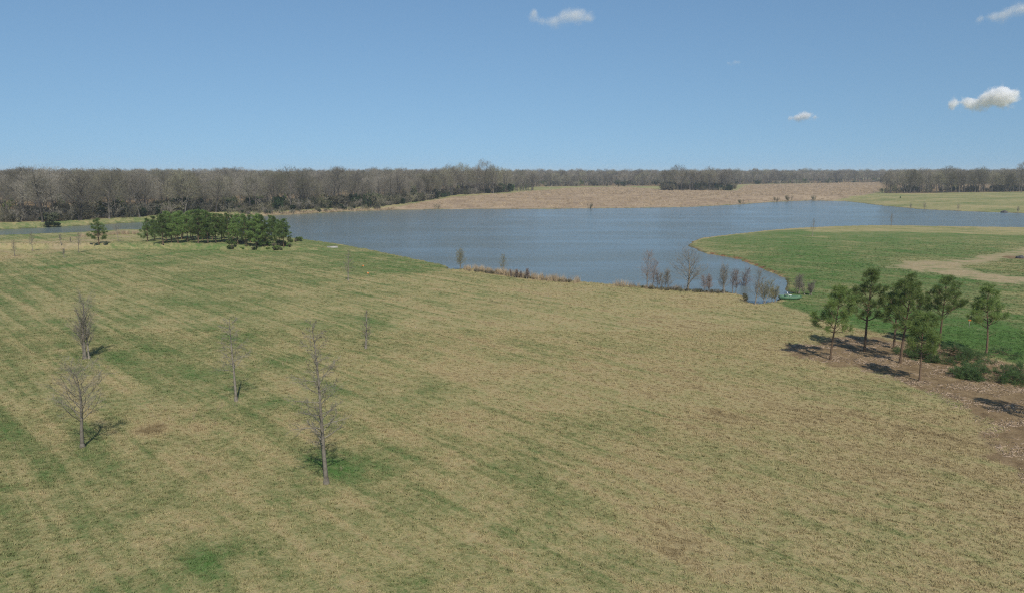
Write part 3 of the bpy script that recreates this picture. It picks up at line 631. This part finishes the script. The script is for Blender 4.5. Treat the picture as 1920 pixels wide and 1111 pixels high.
# big oaks that show their limbs in front of the lakeside wood
for k, (px, py, top, lab) in enumerate([(80, 416, 313, 'broad bare oak with heavy limbs, highest over the grassy dam'), (150, 413, 318, 'bare oak with a pale forked trunk over the grassy dam'), (262, 407, 320, 'thick-limbed bare oak behind the edge of the dam'), (545, 394, 313, 'great dark-limbed bare oak near the brushy far shore'), (635, 389, 312, 'high round bare oak in the wood above the brushy shore'),
    (205, 410, 317, 'rounded bare oak between the pale forked and the thick-limbed oak'), (345, 401, 320, 'spreading bare oak beyond the near end of the pine grove'), (405, 398, 318, 'domed bare oak beyond the middle of the pine grove'), (470, 395, 320, 'wide bare oak beyond the far end of the pine grove'),
    (570, 392, 316, 'slender-limbed bare oak right beside the great dark-limbed one'), (845, 366, 309, 'rounded bare oak leading the two tall oaks at the wood tip'), (925, 363, 310, 'lower rounded bare oak after the tallest oak at the wood tip'),
    (1271, 357, 309, 'tallest domed tree of the clump in the tan field'), (1330, 357, 313, 'second domed tree of the clump in the tan field'), (1775, 361.5, 311, 'domed bare tree above the middle of the far bank wood'), (1835, 361, 313, 'broad bare tree above the far bank wood past the domed one')]):
    parts, zm = oaks[[6, 0, 3, 6, 1][k % 5]]; place('bare_oak', parts, px, py, top, lab, 'tree', zmax=zm, sxy=1.1)

# evergreens near the woods
ced = pine('cedar', 260, 6, .05, 1.3, whorls=14, dens=4.5, needle_n=10, nl=.3, nw=.07, nm='evergreen', bend=.05, gaps=.02)
for px, py, top, lab in [(1170, 350.5, 339, 'dark conical cedar at the back of the tan field'), (1138, 350, 342, 'small dark cedar at the back edge of the tan field'), (1160, 350.5, 344, 'short brownish cedar beside the conical cedar'),
                         (776, 378, 350, 'dark green evergreen in the wood near the tan field'), (985, 352, 331, 'rounded green evergreen at the far wood edge'), (684, 389, 366, 'dark cedar at the wood edge above the brushy shore'), (693, 388.5, 370, 'smaller cedar at the wood edge beside a dark one'), (1080, 350, 346, 'tiny dark cedar on the skyline of the tan field')]:
    place('cedar_tree', ced, px, py, top, lab, 'tree', H=6, sxy=1.5 if px in (776, 985) else 1.0)

# ------------------------------------------------------------------ scattered stuff (geometry nodes)
def library(name, meshes):
    c = bpy.data.collections.new(name)
    for k, me in enumerate(meshes): c.objects.link(bpy.data.objects.new('%s_piece' % name, me))
    return c
def scatter(name, label, cat, pts, rotz, scale, coll, extra=None):
    me = bpy.data.meshes.new(name); pts = np.asarray(pts, np.float32); me.vertices.add(len(pts)); me.vertices.foreach_set('co', pts.ravel())
    for n, v in (('rotz', rotz), ('size', scale)) + tuple((extra or {}).items()):
        a = me.attributes.new(n, 'FLOAT', 'POINT'); a.data.foreach_set('value', np.asarray(v, np.float32))
    o = obj(name, me); tag(o, label, cat, kind='stuff')
    ng = bpy.data.node_groups.new(name, 'GeometryNodeTree')
    ng.interface.new_socket('Geometry', in_out='INPUT', socket_type='NodeSocketGeometry'); ng.interface.new_socket('Geometry', in_out='OUTPUT', socket_type='NodeSocketGeometry')
    gi, go = ng.nodes.new('NodeGroupInput'), ng.nodes.new('NodeGroupOutput')
    ip = ng.nodes.new('GeometryNodeInstanceOnPoints'); ci = ng.nodes.new('GeometryNodeCollectionInfo')
    ci.inputs['Collection'].default_value = coll; ci.inputs['Separate Children'].default_value = True; ci.inputs['Reset Children'].default_value = True
    ip.inputs['Pick Instance'].default_value = True
    ar, as_ = ng.nodes.new('GeometryNodeInputNamedAttribute'), ng.nodes.new('GeometryNodeInputNamedAttribute')
    ar.inputs['Name'].default_value = 'rotz'; as_.inputs['Name'].default_value = 'size'
    cx = ng.nodes.new('ShaderNodeCombineXYZ'); L_ = ng.links.new
    L_(gi.outputs[0], ip.inputs['Points']); L_(ci.outputs[0], ip.inputs['Instance'])
    L_(ar.outputs['Attribute'], cx.inputs['Z']); L_(cx.outputs[0], ip.inputs['Rotation']); L_(as_.outputs['Attribute'], ip.inputs['Scale'])
    L_(ip.outputs[0], go.inputs[0])
    md = o.modifiers.new('scatter', 'NODES'); md.node_group = ng
    return o
rs = np.random.RandomState(8)
def heights(x, y): 
    s = lake_sd(x, y); return ground_h(x, y, s), s
# far woods: back rows of every wood and the wood that runs to the horizon
def fan(px0, px1, d0, d1, n, pw=1.0):
    u = rs.uniform((px0 - 960) / F, (px1 - 960) / F, n); d = (d0 ** 2 + (d1 ** 2 - d0 ** 2) * rs.uniform(0, 1, n) ** pw) ** .5
    return u * d, d
libw = library('woodland', [p[0][0][1] for p in oaks[:0]] or [])
def joined(parts, nm):                      # trunk and crown in one mesh for the scattered copies
    V, Fs, o = [], [], 0
    for mi, (n_, me) in enumerate(parts):
        v = np.empty(len(me.vertices) * 3, np.float32); me.vertices.foreach_get('co', v); li = np.empty(len(me.loops), np.int32); me.loops.foreach_get('vertex_index', li)
        k = me.polygons[0].loop_total; V.append(v.reshape(-1, 3)); Fs.append((li.reshape(-1, k) + o, mi)); o += len(v) // 3
    return mesh(nm, np.concatenate(V), Fs, [p[1].materials[0] for p in parts])
libw = library('woodland', [joined(o_[0], 'woodland_tree') for o_ in oaks[:7]] + [joined(gp[0], 'woodland_pine')])
X, Y = [], []
LWW = np.array([np.array(G(*p)[:2]) for p in LW])
x, y = fan(-250, 800, 300, 800, 2600)
front = np.interp(x / y, LWW[:, 0] / LWW[:, 1], LWW[:, 1]); k = y > front + 48; X.append(x[k]); Y.append(y[k])
x, y = fan(700, 1000, 620, 900, 420); X.append(x); Y.append(y)
FB = np.array([np.array(G(*p)[:2]) for p in [(930, 352), (1000, 350.5), (1100, 349), (1250, 349), (1380, 346), (1500, 344), (1660, 342.5), (1700, 344), (2100, 342)]])
x, y = fan(930, 2150, 700, 1500, 5200); front = np.interp(x / y, FB[:, 0] / FB[:, 1], FB[:, 1]); k = y > front; X.append(x[k]); Y.append(y[k])
x, y = fan(1650, 2150, 640, 760, 300); k = y > 660; X.append(x[k]); Y.append(y[k])
x, y = fan(-400, 2250, 900, 4200, 5200, 1.4); k = y > np.interp(x / y, FB[:, 0] / FB[:, 1], FB[:, 1]) + 20; X.append(x[k]); Y.append(y[k])
X, Y = np.concatenate(X), np.concatenate(Y); zq, s_ = heights(X, Y); k = (s_ > 8) & (sdist(Z['tall'], X, Y) > 4); X, Y, zq = X[k], Y[k], zq[k]
scatter('distant_woods', 'leafless grey-brown wood running to the horizon behind the fields', 'wood', np.stack([X, Y, zq - .1], 1), rs.uniform(0, 6.28, len(X)), (rs.uniform(.56, .84, len(X)) * (1 + .20 * wnoise(X, Y, 52, 6)) * np.interp(Y, [500, 1200], [1, 1.14])), libw)

# undergrowth shrubs
def shrub_mesh(seed, mat, leaf=False):
    P = [dict(n=3, gnarl=.3, up=.05, tip=.4), dict(n=3, gnarl=.3, up=.05, tip=.4, count=6, ang=40, len=.6, rad=.6, rmin=.02, **{'from': .15}), dict(n=2, gnarl=.3, up=.03, tip=.5, count=(4, 6), ang=45, len=.55, rad=.6, rmin=.016, **{'from': .1}), dict(n=1, gnarl=.2, up=0, tip=.6, count=(3, 4), ang=45, len=.6, rad=.7, rmin=.014, **{'from': .1})]
    rg = random.Random(seed); out = {}
    for k in range(7):
        a = rg.uniform(0, 6.28); l = rg.uniform(.15, .8); grow(rg, Vector((.4 * math.cos(a), .4 * math.sin(a), -.1)), Vector((math.sin(l) * math.cos(a), math.sin(l) * math.sin(a), math.cos(l))), 1.7, .05, 0, P, out)
    segs = sum(out.values(), []); v, f = tubes(segs, 3); Fs = [(f, 0)]
    if leaf:
        s = np.array(segs)[:, 3:6]; s = s[np.random.RandomState(seed).permutation(len(s))[:900]]; dd = np.random.RandomState(seed).normal(size=s.shape); dd /= np.linalg.norm(dd, axis=1, keepdims=True)
        nv, nf = needles(s, dd, 3, .3, .16, np.random.RandomState(seed)); v = np.concatenate([v, nv]); Fs.append((nf + len(v) - len(nv), 0))
    return mesh('shrub', v, Fs, M[mat])
libwd = library('weedy', [shrub_mesh(6, 'shrub'), shrub_mesh(7, 'twig')])
libs = library('undergrowth', [shrub_mesh(1, 'shrub'), shrub_mesh(2, 'twig'), shrub_mesh(3, 'shrub', True), shrub_mesh(4, 'evergreen', True), shrub_mesh(5, 'twig'), shrub_mesh(8, 'shrub'), shrub_mesh(9, 'twig'), shrub_mesh(10, 'twig'), shrub_mesh(11, 'twig'), shrub_mesh(12, 'shrub'), shrub_mesh(13, 'twig')])
def band(pts, depth0, depth1, n):
    P = np.array([np.array(G(*p)[:2]) for p in pts]); L = np.concatenate([[0], np.cumsum(np.linalg.norm(np.diff(P, axis=0), axis=1))])
    t = rs.uniform(0, L[-1], n); x = np.interp(t, L, P[:, 0]); y = np.interp(t, L, P[:, 1]); r_ = np.hypot(x, y); d = rs.uniform(depth0, depth1, n)
    return x * (1 + d / r_), y * (1 + d / r_)
def front_low(x, y): return np.interp(x / y, LWW[:, 0] / LWW[:, 1], LWW[:, 1]) * ((x / y > -.4) & (x / y < -.16))
B = [band(LW, 0, 22, 900), band([(430, 400), (520, 399), (640, 394), (720, 390)], -6, 12, 330), band([(790, 377), (850, 366), (955, 361)], 0, 16, 130), band([(1243, 357), (1370, 357)], -2, 24, 260), band([(1655, 362), (1780, 361), (1990, 359)], 16, 42, 170), band([(930, 352), (1100, 349), (1380, 346), (1660, 342)], 0, 40, 320)]
x = np.concatenate([b_[0] for b_ in B]); y = np.concatenate([b_[1] for b_ in B]); zq, s_ = heights(x, y); k = s_ > 1.5; x, y, zq = x[k], y[k], zq[k]
scatter('undergrowth', 'brown and dark green brush under the trees along the wood edges', 'brush', np.stack([x, y, zq], 1), rs.uniform(0, 6.28, len(x)), np.where(rs.uniform(0, 1, len(x)) < .35, rs.uniform(1.6, 3.6, len(x)), rs.uniform(.5, 1.6, len(x))) * np.where((y > 600) & (np.abs(x / y - .25) < .05), 1.1, 1) * np.where(y < front_low(x, y), .4, 1), libs)
# single bushes on the dam and the far shore
shrub_a, shrub_b = shrub_mesh(21, 'evergreen', True), shrub_mesh(22, 'shrub')
for px, py, s_, me, lab in [(94, 425.5, 1.1, shrub_a, 'dark round evergreen bush on the grassy dam, the roundest'), (107, 425, .8, shrub_a, 'low evergreen bush on the grassy dam beside the round one'), (80, 426, .7, shrub_b, 'brown low bush on the dam slope'), (1454, 378, 1.8, shrub_b, 'brown bush where the tan field meets the water'), (1480, 377, 2.2, shrub_b, 'tall brown bush on the tan field shore'), (1527, 375.5, 2.0, shrub_b, 'bare brown bush by the back corner of the lake'), (1390, 382.5, 1.6, shrub_b, 'wide low brown bush on the tan field shore'), (818, 391.5, 1.5, shrub_b, 'dark twiggy bush on the tan far shore below the oaks'), (1105, 389.8, 1.4, shrub_b, 'bare bush on the water line in the middle of the tan shore')]:
    thing('shore_bush', [('foliage', me)], G(px, py), lab, 'bush', 'bushes of the far shores', rz=px % 6, s=s_)

# tall dry grass of the far field and the reeds of the near shore
def clump(seed, n, h, spread, w, mat, lean=.35):
    r_ = np.random.RandomState(seed); a = r_.uniform(0, 6.28, n); rad = spread * np.sqrt(r_.uniform(0, 1, n)); p = np.stack([rad * np.cos(a), rad * np.sin(a), np.full(n, -.03)], 1)
    d = np.stack([r_.normal(0, lean, n), r_.normal(0, lean, n), np.ones(n)], 1); d /= np.linalg.norm(d, axis=1, keepdims=True); l = h * r_.uniform(.55, 1.15, (n, 1))
    s = np.stack([np.cos(a * 3), np.sin(a * 3), np.zeros(n)], 1) * w * .5; m_ = p + d * l * .55; t = p + d * l + np.stack([d[:, 0], d[:, 1], -np.abs(d[:, 0])], 1) * l * .25
    V = np.stack([p - s, p + s, m_ + s * .7, m_ - s * .7, t], 1).reshape(-1, 3); b0 = np.arange(n)[:, None] * 5
    return mesh('clump', V, [(b0 + np.array([[0, 1, 2, 3]]), 0), (b0 + np.array([[3, 2, 4]]), 0)], mat)
libt = library('tall_grass', [clump(k, 40, 1.0, .9, .05, M['reed']) for k in range(3)])
def inpoly(P, n):
    x = rs.uniform(P[:, 0].min(), P[:, 0].max(), n); y = rs.uniform(P[:, 1].min(), P[:, 1].max(), n); k = sdist(P, x, y) < 0; return x[k], y[k]
x, y = inpoly(Z['tall'], 26000); x2, y2 = inpoly(Z['farshore'], 6000); x = np.concatenate([x, x2]); y = np.concatenate([y, y2]); zq, s_ = heights(x, y); k = (s_ > .6) & (wnoise(x, y, 40, 2) > -.9); x, y, zq = x[k], y[k], zq[k]
scatter('tall_dry_grass', 'tall tan dry grass covering the far field beyond the lake', 'grass', np.stack([x, y, zq], 1), rs.uniform(0, 6.28, len(x)), rs.uniform(.6, 1.4, len(x)), libt)
libr = library('reeds', [clump(10 + k, 26, 1.5, .35, .035, M['reed'], .14) for k in range(3)])
x, y = band([(870, 506), (900, 508), (940, 515), (990, 522), (1040, 527), (1085, 531)], -1.2, 1.6, 230); x3, y3 = band([(1150, 536), (1250, 544), (1395, 553)], -.6, .6, 60); x4, y4 = band([(150, 445), (215, 440), (260, 439)], -1, 5, 160)
x = np.concatenate([x, x3, x4]); y = np.concatenate([y, y3, y4]); zq, s_ = heights(x, y); k = s_ > -.4
scatter('shore_reeds', 'dry tan reeds and cattails standing along the near shore', 'reeds', np.stack([x, y, np.maximum(zq, -.1)], 1)[k], rs.uniform(0, 6.28, k.sum()), rs.uniform(.45, 1.05, k.sum()), libr)
# dark shore weeds under the shore trees
x, y = band([(1200, 540), (1260, 545), (1300, 547), (1350, 550), (1393, 553), (1398, 562)], -.6, .9, 150); x2, y2 = band([(880, 509), (940, 517), (1000, 524), (1075, 532)], .6, 2.2, 90); x = np.concatenate([x, x2]); y = np.concatenate([y, y2]); zq, s_ = heights(x, y); k = s_ > -.3
scatter('shore_weeds', 'low dark brown weeds along the near water line under the bare trees', 'weeds', np.stack([x, y, np.maximum(zq, 0)], 1)[k], rs.uniform(0, 6.28, k.sum()), rs.uniform(.14, .36, k.sum()), libwd)
# grove undergrowth
x, y = band([(430, 460), (470, 466), (500, 467), (530, 469), (545, 468)], -1, 4, 34); x2, y2 = band([(480, 462), (530, 464), (565, 454)], 0, 8, 12); x = np.concatenate([x, x2]); y = np.concatenate([y, y2]); zq, s_ = heights(x, y); k = s_ > .5
libg = library('grove_brush', [shrub_mesh(31, 'grove_needle', True), shrub_mesh(32, 'shrub', True)])
scatter('grove_brush', 'low green brush at the foot of the lakeside pine grove', 'brush', np.stack([x, y, zq], 1)[k], rs.uniform(0, 6.28, k.sum()), rs.uniform(.28, .6, k.sum()), libg)

# mown grass tufts of the near field
libf = library('field_tufts', [clump(50 + k, 16, [.14, .18, .12, .22][k], [.13, .10, .16, .09][k], .020, tuftm, .75) for k in range(4)])
def fieldpts(d0, d1, dens):
    n = int(.5 * (d1 ** 2 - d0 ** 2) * 1.5 * dens); u = rs.uniform(-.76, .76, n); d = np.sqrt(d0 ** 2 + (d1 ** 2 - d0 ** 2) * rs.uniform(0, 1, n)); return u * d, d
Pn = [fieldpts(24, 55, 40), fieldpts(55, 85, 22), fieldpts(85, 230, 8)]
x = np.concatenate([p[0] for p in Pn]); y = np.concatenate([p[1] for p in Pn]); zq, s_ = heights(x, y); zo = zones(x, y, s_)
k = (s_ > .4) & (rs.uniform(0, 1, len(x)) < np.interp(y, [85, 110, 225], [1, .9, 0])) & (zo['mulch'] + rs.uniform(-.3, .3, len(x)) < .5) & (zo['path'] < .5); 
scatter('mown_grass', 'short mown straw and green grass of the near field', 'grass', np.stack([x, y, zq], 1)[k], rs.uniform(0, 6.28, k.sum()), (rs.uniform(.55, 1.3, len(x)) * np.interp(y, [31, 80, 150, 230], [.9, 1.1, 1.4, 1.2]))[k], libf, {'green': zo['green'][k]})
# pale weed stalks
libk = library('weed_stalks', [clump(70 + k, 7, .55, .12, .014, M['reed'], .22) for k in range(3)])
x, y = [], []
for px, py, s_, n in [(500, 690, 1.2, 12), (435, 760, .8, 8), (285, 775, 2, 12), (345, 770, 2, 8), (610, 890, .6, 4), (230, 660, 2, 6), (520, 640, 14, 14), (900, 660, 20, 16), (300, 560, 14, 14)]:
    q = G(px, py); x += list(rs.normal(q.x, s_, n)); y += list(rs.normal(q.y, s_, n))
x, y = np.array(x), np.array(y); zq, s_ = heights(x, y)
scatter('weed_stalks', 'thin pale dead weed stalks standing in the mown field', 'weeds', np.stack([x, y, zq], 1), rs.uniform(0, 6.28, len(x)), rs.uniform(.6, 1.3, len(x)), libk)
# wood chips of the mulch bed
def chipmesh(seed, l, w, t):
    v = np.array([[-l, -w, 0], [l * .9, -w * .7, 0], [l, w, 0], [-l * .8, w * .8, 0], [-l, -w, t], [l * .9, -w * .7, t * .8], [l, w, t], [-l * .8, w * .8, t * 1.3]]) * .5
    f = np.array([[0, 3, 2, 1], [4, 5, 6, 7], [0, 1, 5, 4], [1, 2, 6, 5], [2, 3, 7, 6], [3, 0, 4, 7]]); return mesh('chip', v, [(f, 0)], M['chip'])
libc = library('chips', [chipmesh(0, .16, .07, .03), chipmesh(1, .34, .05, .03), chipmesh(2, .10, .08, .03), chipmesh(3, .6, .04, .035)])
x, y = inpoly(Z['mulch'], 60000); k = (np.abs(x / y) < .78) & (y > 40); x, y = x[k], y[k]; k = wnoise(x, y, 5, 3) + rs.uniform(-1, 1, len(x)) > .55; x, y = x[k], y[k]; zq, s_ = heights(x, y)
scatter('wood_chips', 'pale wood chips and bark scraps strewn over the mulch bed', 'wood chips', np.stack([x, y, zq + .01], 1), rs.uniform(0, 6.28, len(x)), rs.uniform(.5, 1.3, len(x)), libc)

# ------------------------------------------------------------------ cut pine branches
def brush_pile(px, py, wx, wy, h, n, label, seed):
    rg = random.Random(seed); rs2 = np.random.RandomState(seed); segs, tp, td = [], [], []
    for k in range(n):
        a = rg.uniform(0, 6.28); q = math.sqrt(rg.random()); x, y = wx * q * math.cos(a), wy * q * math.sin(a); z = h * (1 - q * q) * rg.uniform(.1, 1) + .06; b_ = a + rg.uniform(-1.3, 1.3)
        limb_tufts(rg, Vector((x, y, z)), Vector((math.cos(b_), math.sin(b_), rg.uniform(-.25, .35))).normalized(), rg.uniform(.7, 1.5), .022, segs, tp, td, 5.0, up=-.03)
    tp = np.array(tp); tp[:, 2] = np.maximum(tp[:, 2], .06); nv, nf = needles(tp, np.array(td), 13, .28, .032, rs2); nv[:, 2] = np.maximum(nv[:, 2], .005)
    sg = np.array(segs); sg[:, 2] = np.maximum(sg[:, 2], .02); sg[:, 5] = np.maximum(sg[:, 5], .02)
    thing('brush_pile', [('branches', tube_mesh('pile_branches', [(sg, 4, 0)], M['pine_bark'])), ('needles', mesh('pile_needles', nv, [(nf, 0)], M['cut_needle']))], G(px, py), label, 'brush pile', 'piles of cut pine branches')
brush_pile(1770, 672, 2.3, 1.5, 1.35, 120, 'heap of cut green pine boughs around the foot of a pine', 1)
brush_pile(1862, 708, 2.4, 1.5, 1.2, 125, 'long heap of cut dark green pine boughs lying on orange wood chips', 2)
brush_pile(1712, 665, .9, .7, .45, 12, 'small scrap heap of cut pine twigs beside the big bough heap', 3)
brush_pile(1880, 668, .8, .5, .9, 10, 'thin upright cut pine bough behind the long bough heap', 4)

# ------------------------------------------------------------------ boat
def box(v0, v1, taper=0):
    (x0, y0, z0), (x1, y1, z1) = v0, v1
    v = [(x0, y0, z0), (x1, y0, z0), (x1, y1, z0), (x0, y1, z0), (x0 + taper, y0 + taper, z1), (x1 - taper, y0 + taper, z1), (x1 - taper, y1 - taper, z1), (x0 + taper, y1 - taper, z1)]
    return np.array(v, float), np.array([[0, 3, 2, 1], [4, 5, 6, 7], [0, 1, 5, 4], [1, 2, 6, 5], [2, 3, 7, 6], [3, 0, 4, 7]])
def boxes(name, lst, mat):
    V, Fq, o = [], [], 0
    for a in lst: v, f = box(*a); V.append(v); Fq.append(f + o); o += 8
    return mesh(name, np.concatenate(V), [(np.concatenate(Fq), 0)], mat)
def hull_mesh():
    st = [(-1.6, .50, .10, .42), (-1.55, .60, .02, .44), (-.6, .66, .0, .42), (.5, .66, .0, .42), (1.2, .58, .08, .46), (1.62, .42, .27, .50)]
    V = []
    for x, hw, zb, zt in st:
        V += [(x, -hw, zt), (x, -hw * .86, zb), (x, hw * .86, zb), (x, hw, zt), (x, hw - .05, zt), (x, hw * .82, zb + .04), (x, -hw * .82, zb + .04), (x, -hw + .05, zt)]
    Fq = []
    for s in range(len(st) - 1):
        for i in range(8):
            j = (i + 1) % 8; Fq.append((s * 8 + i, s * 8 + j, s * 8 + 8 + j, s * 8 + 8 + i))
    e = (len(st) - 1) * 8
    for o in (0, e): Fq += [(o, o + 1, o + 6, o + 7), (o + 1, o + 2, o + 5, o + 6), (o + 2, o + 3, o + 4, o + 5)]
    Fq += [(0, 1, 2, 3), (e, e + 1, e + 2, e + 3)]
    return mesh('hull', np.array(V), [(np.array(Fq), 0)], M['hull'])
bt = thing('jon_boat', [('hull', hull_mesh())], G(1481, 560) + Vector((0, 0, .02)), 'flat green fishing boat with a white seat drawn up on the lawn', 'boat', rz=R(-8))
obj('deck', boxes('deck', [((.35, -.55, .30), (1.30, .55, .35)), ((-1.50, -.53, .30), (-1.05, .53, .35))], M['hull_in']), bt)
obj('bench', boxes('bench', [((-.55, -.58, .28), (-.20, .58, .34))], M['hull_in']), bt)
seat = obj('seat', boxes('seat', [((-.27, -.22, .52), (.20, .22, .60))], M['white']), bt)
v, f = box((-.36, -.22, .58), (-.27, .22, 1.02)); v[4:, 0] -= .16
obj('backrest', mesh('backrest', v, [(f, 0)], M['white']), seat)
obj('pedestal', tube_mesh('pedestal', [([(-.05, 0, .06, -.05, 0, .52, .04, .04)], 10, 0)], M['rock']), seat)
rl = []
for s in (-1, 1):
    pts = [(-1.56, s * .60, .45), (-.6, s * .66, .43), (.5, s * .66, .43), (1.2, s * .58, .47), (1.62, s * .42, .51)]
    rl += [(*a, *c, .03, .03) for a, c in zip(pts[:-1], pts[1:])]
obj('gunwale', tube_mesh('gunwale', [(rl, 6, 0)], M['hull']), bt)

# concrete pad, markers, rock
p = G(618, 463); pad = thing('concrete_pad', [], p - Vector((0, 0, .02)), 'pale square concrete pad on the green shore strip', 'slab', rz=.3)
for k in range(2):
    obj('slab', boxes('slab', [((-1.95 + 1.97 * k, -1.9, -.1), (-.02 + 1.97 * k, 1.9, .07), .01)], M['concrete']), pad)
def marker(px, py, h, label):
    t = thing('marker_stake', [('stake', boxes('stake', [((-.025, -.025, -.1), (.025, .025, h))], M['stake']))], G(px, py), label, 'stake', 'orange marker stakes')
    obj('marker_flag', boxes('marker_flag', [((-.17, -.03, h * .52), (.17, .03, h * .52 + .2), .005)], M['orange']), t)
marker(1817, 612, 1.35, 'wooden stake with orange marker on the lawn beside the narrow solitary pine')
marker(690, 518, .9, 'orange-marked stake on the lower edge of the green shore strip')
marker(681, 502, .6, 'short orange-marked stake in the middle of the green shore strip')
rsk = np.random.RandomState(4)
import bmesh
def rock(px, py, s, label):
    bm = bmesh.new(); bmesh.ops.create_icosphere(bm, subdivisions=3, radius=1)
    for v in bm.verts:
        n_ = v.co.normalized(); v.co *= 1 + .18 * math.sin(n_.x * 5 + 1) * math.cos(n_.y * 4) + .08 * math.sin(n_.z * 11 + n_.x * 7); v.co.z *= .62
    me = bpy.data.meshes.new('rock'); bm.to_mesh(me); bm.free(); me.materials.append(M['rock'])
    o = obj('shore_rock', me, loc=G(px, py)); o.scale = (s, s, s); tag(o, label, 'rock')
rock(1883, 398, 1.5, 'dark boulder on the far bank at the water line')
rock(1914, 484, .9, 'dark boulder in the round brown mulch patch by the tan track')

# ------------------------------------------------------------------ clouds
def cloud(px, py, wpx, lobes, label, alt=1050.0, dens=1.0, soft=.55):
    d = ray(px, py); t = (alt - CAMH) / d[2]; c = Vector((d[0] * t, d[1] * t, alt)); S = wpx / F * t * d[1] / 2
    bm = bmesh.new()
    for (x, z, r_) in lobes:
        bmesh.ops.create_icosphere(bm, subdivisions=3, radius=r_ * S * 1.35, matrix=Matrix.Translation((x * S, 0, z * S)))
    me = bpy.data.meshes.new('cloud'); bm.to_mesh(me); bm.free()
    o = obj('cloud', me); md = o.modifiers.new('r', 'REMESH'); md.mode = 'VOXEL'; md.voxel_size = S * .06
    dg = bpy.context.evaluated_depsgraph_get(); me2 = bpy.data.meshes.new_from_object(o.evaluated_get(dg)); o.modifiers.clear(); o.data = me2
    m = bpy.data.materials.new('cloud_vapour'); m.use_nodes = True; nt = m.node_tree; nt.nodes.clear()
    out = N(nt, 'ShaderNodeOutputMaterial'); pv = N(nt, 'ShaderNodeVolumePrincipled'); pv.inputs['Color'].default_value = (1, 1, 1, 1); pv.inputs['Anisotropy'].default_value = .0
    tc = N(nt, 'ShaderNodeTexCoord'); acc = None
    nz = noise(nt, tc.outputs['Object'], 3.6 / S, 6, .62); nz2 = noise(nt, tc.outputs['Object'], 1.3 / S, 2, .5)
    for (x, z, r_) in lobes:
        vd = N(nt, 'ShaderNodeVectorMath', operation='DISTANCE'); nt.links.new(tc.outputs['Object'], vd.inputs[0]); vd.inputs[1].default_value = (x * S, 0, z * S)
        q = mathn(nt, 'DIVIDE', vd.outputs['Value'], r_ * S * .62); q = mathn(nt, 'POWER', 2.718, mathn(nt, 'MULTIPLY', mathn(nt, 'MULTIPLY', q, q), -1.0)); acc = q if acc is None else mathn(nt, 'ADD', acc, q)
    v = mathn(nt, 'ADD', acc, mathn(nt, 'MULTIPLY', mathn(nt, 'SUBTRACT', nz, .5), 2.6 if soft < 1 else 2.0)); v = mathn(nt, 'ADD', v, mathn(nt, 'MULTIPLY', mathn(nt, 'SUBTRACT', nz2, .5), 1.2)); v = mathn(nt, 'SUBTRACT', v, .30)
    v = mathn(nt, 'MINIMUM', v, mathn(nt, 'MULTIPLY', mathn(nt, 'SUBTRACT', 1.0, mathn(nt, 'DIVIDE', vd.outputs['Value'], S * 9)), 3.0))
    hull = None
    for (x, z, r_) in lobes:                # nothing sticks out of the body
        vd = N(nt, 'ShaderNodeVectorMath', operation='DISTANCE'); nt.links.new(tc.outputs['Object'], vd.inputs[0]); vd.inputs[1].default_value = (x * S, 0, z * S)
        q = mathn(nt, 'SUBTRACT', 1.0, mathn(nt, 'DIVIDE', vd.outputs['Value'], r_ * S * 1.35)); hull = q if hull is None else mathn(nt, 'MAXIMUM', hull, q)
    v = mathn(nt, 'MULTIPLY', v, smap(nt, hull, 0, .35))
    nt.links.new(mathn(nt, 'MULTIPLY', smap(nt, v, .0, soft), dens * 9.0 / S), pv.inputs['Density']); nt.links.new(pv.outputs[0], out.inputs['Volume'])
    me2.materials.clear(); me2.materials.append(m); o.location = c; o.rotation_euler = (0, 0, -math.atan2(d[0], d[1])); o.scale = (1, 1, 1); tag(o, label, 'cloud', 'small clouds in the sky')
cloud(1840, 187, 118, [(-.75, -.10, .22), (-.35, -.06, .30), (.1, .0, .36), (.5, .04, .42), (.72, .0, .30), (.45, .18, .32)], 'bright white puffy cloud low over the far bank wood', 1050, 1.2)
cloud(1050, 33, 126, [(-.78, .02, .26), (-.5, -.10, .24), (-.2, -.08, .26), (.1, .02, .34), (.38, .06, .36), (.62, .0, .32), (.85, -.04, .22), (-.72, .16, .16)], 'ragged thin white cloud highest in the sky above the lake', 1050, .45, 1.5)
cloud(1890, 24, 120, [(-.7, -.12, .2), (-.4, -.06, .26), (-.1, .0, .32), (.25, .06, .36), (.6, .12, .36), (.9, .16, .3)], 'thin slanting white cloud high above the puffy one', 1050, .5, 1.4)
cloud(1502, 219, 62, [(-.6, -.1, .26), (-.25, -.02, .34), (.05, .04, .42), (.35, .04, .4), (.75, -.08, .26)], 'small white cloud low above the far tan field', 1050, .8, 1.2)
cloud(1374, 118, 36, [(-.4, 0, .35), (.2, 0, .4), (.6, 0, .3)], 'very faint small cloud scrap between the ragged and the low cloud', 1050, .2, 1.5)

# ------------------------------------------------------------------ haze
hm = bpy.data.materials.new('haze_air'); hm.use_nodes = True; nt = hm.node_tree; nt.nodes.clear()
out = N(nt, 'ShaderNodeOutputMaterial'); pv = N(nt, 'ShaderNodeVolumePrincipled'); pv.inputs['Color'].default_value = (.80, .89, 1, 1); pv.inputs['Density'].default_value = .00016; pv.inputs['Anisotropy'].default_value = .0
nt.links.new(pv.outputs[0], out.inputs['Volume'])
hz = obj('haze', boxes('haze', [((-6000, -400, -3.0), (6000, 5200, 48.0))], hm)); tag(hz, 'thin pale haze in the air over the whole place', 'haze', kind='stuff')
print('woods', c1, c2, c3, c4)
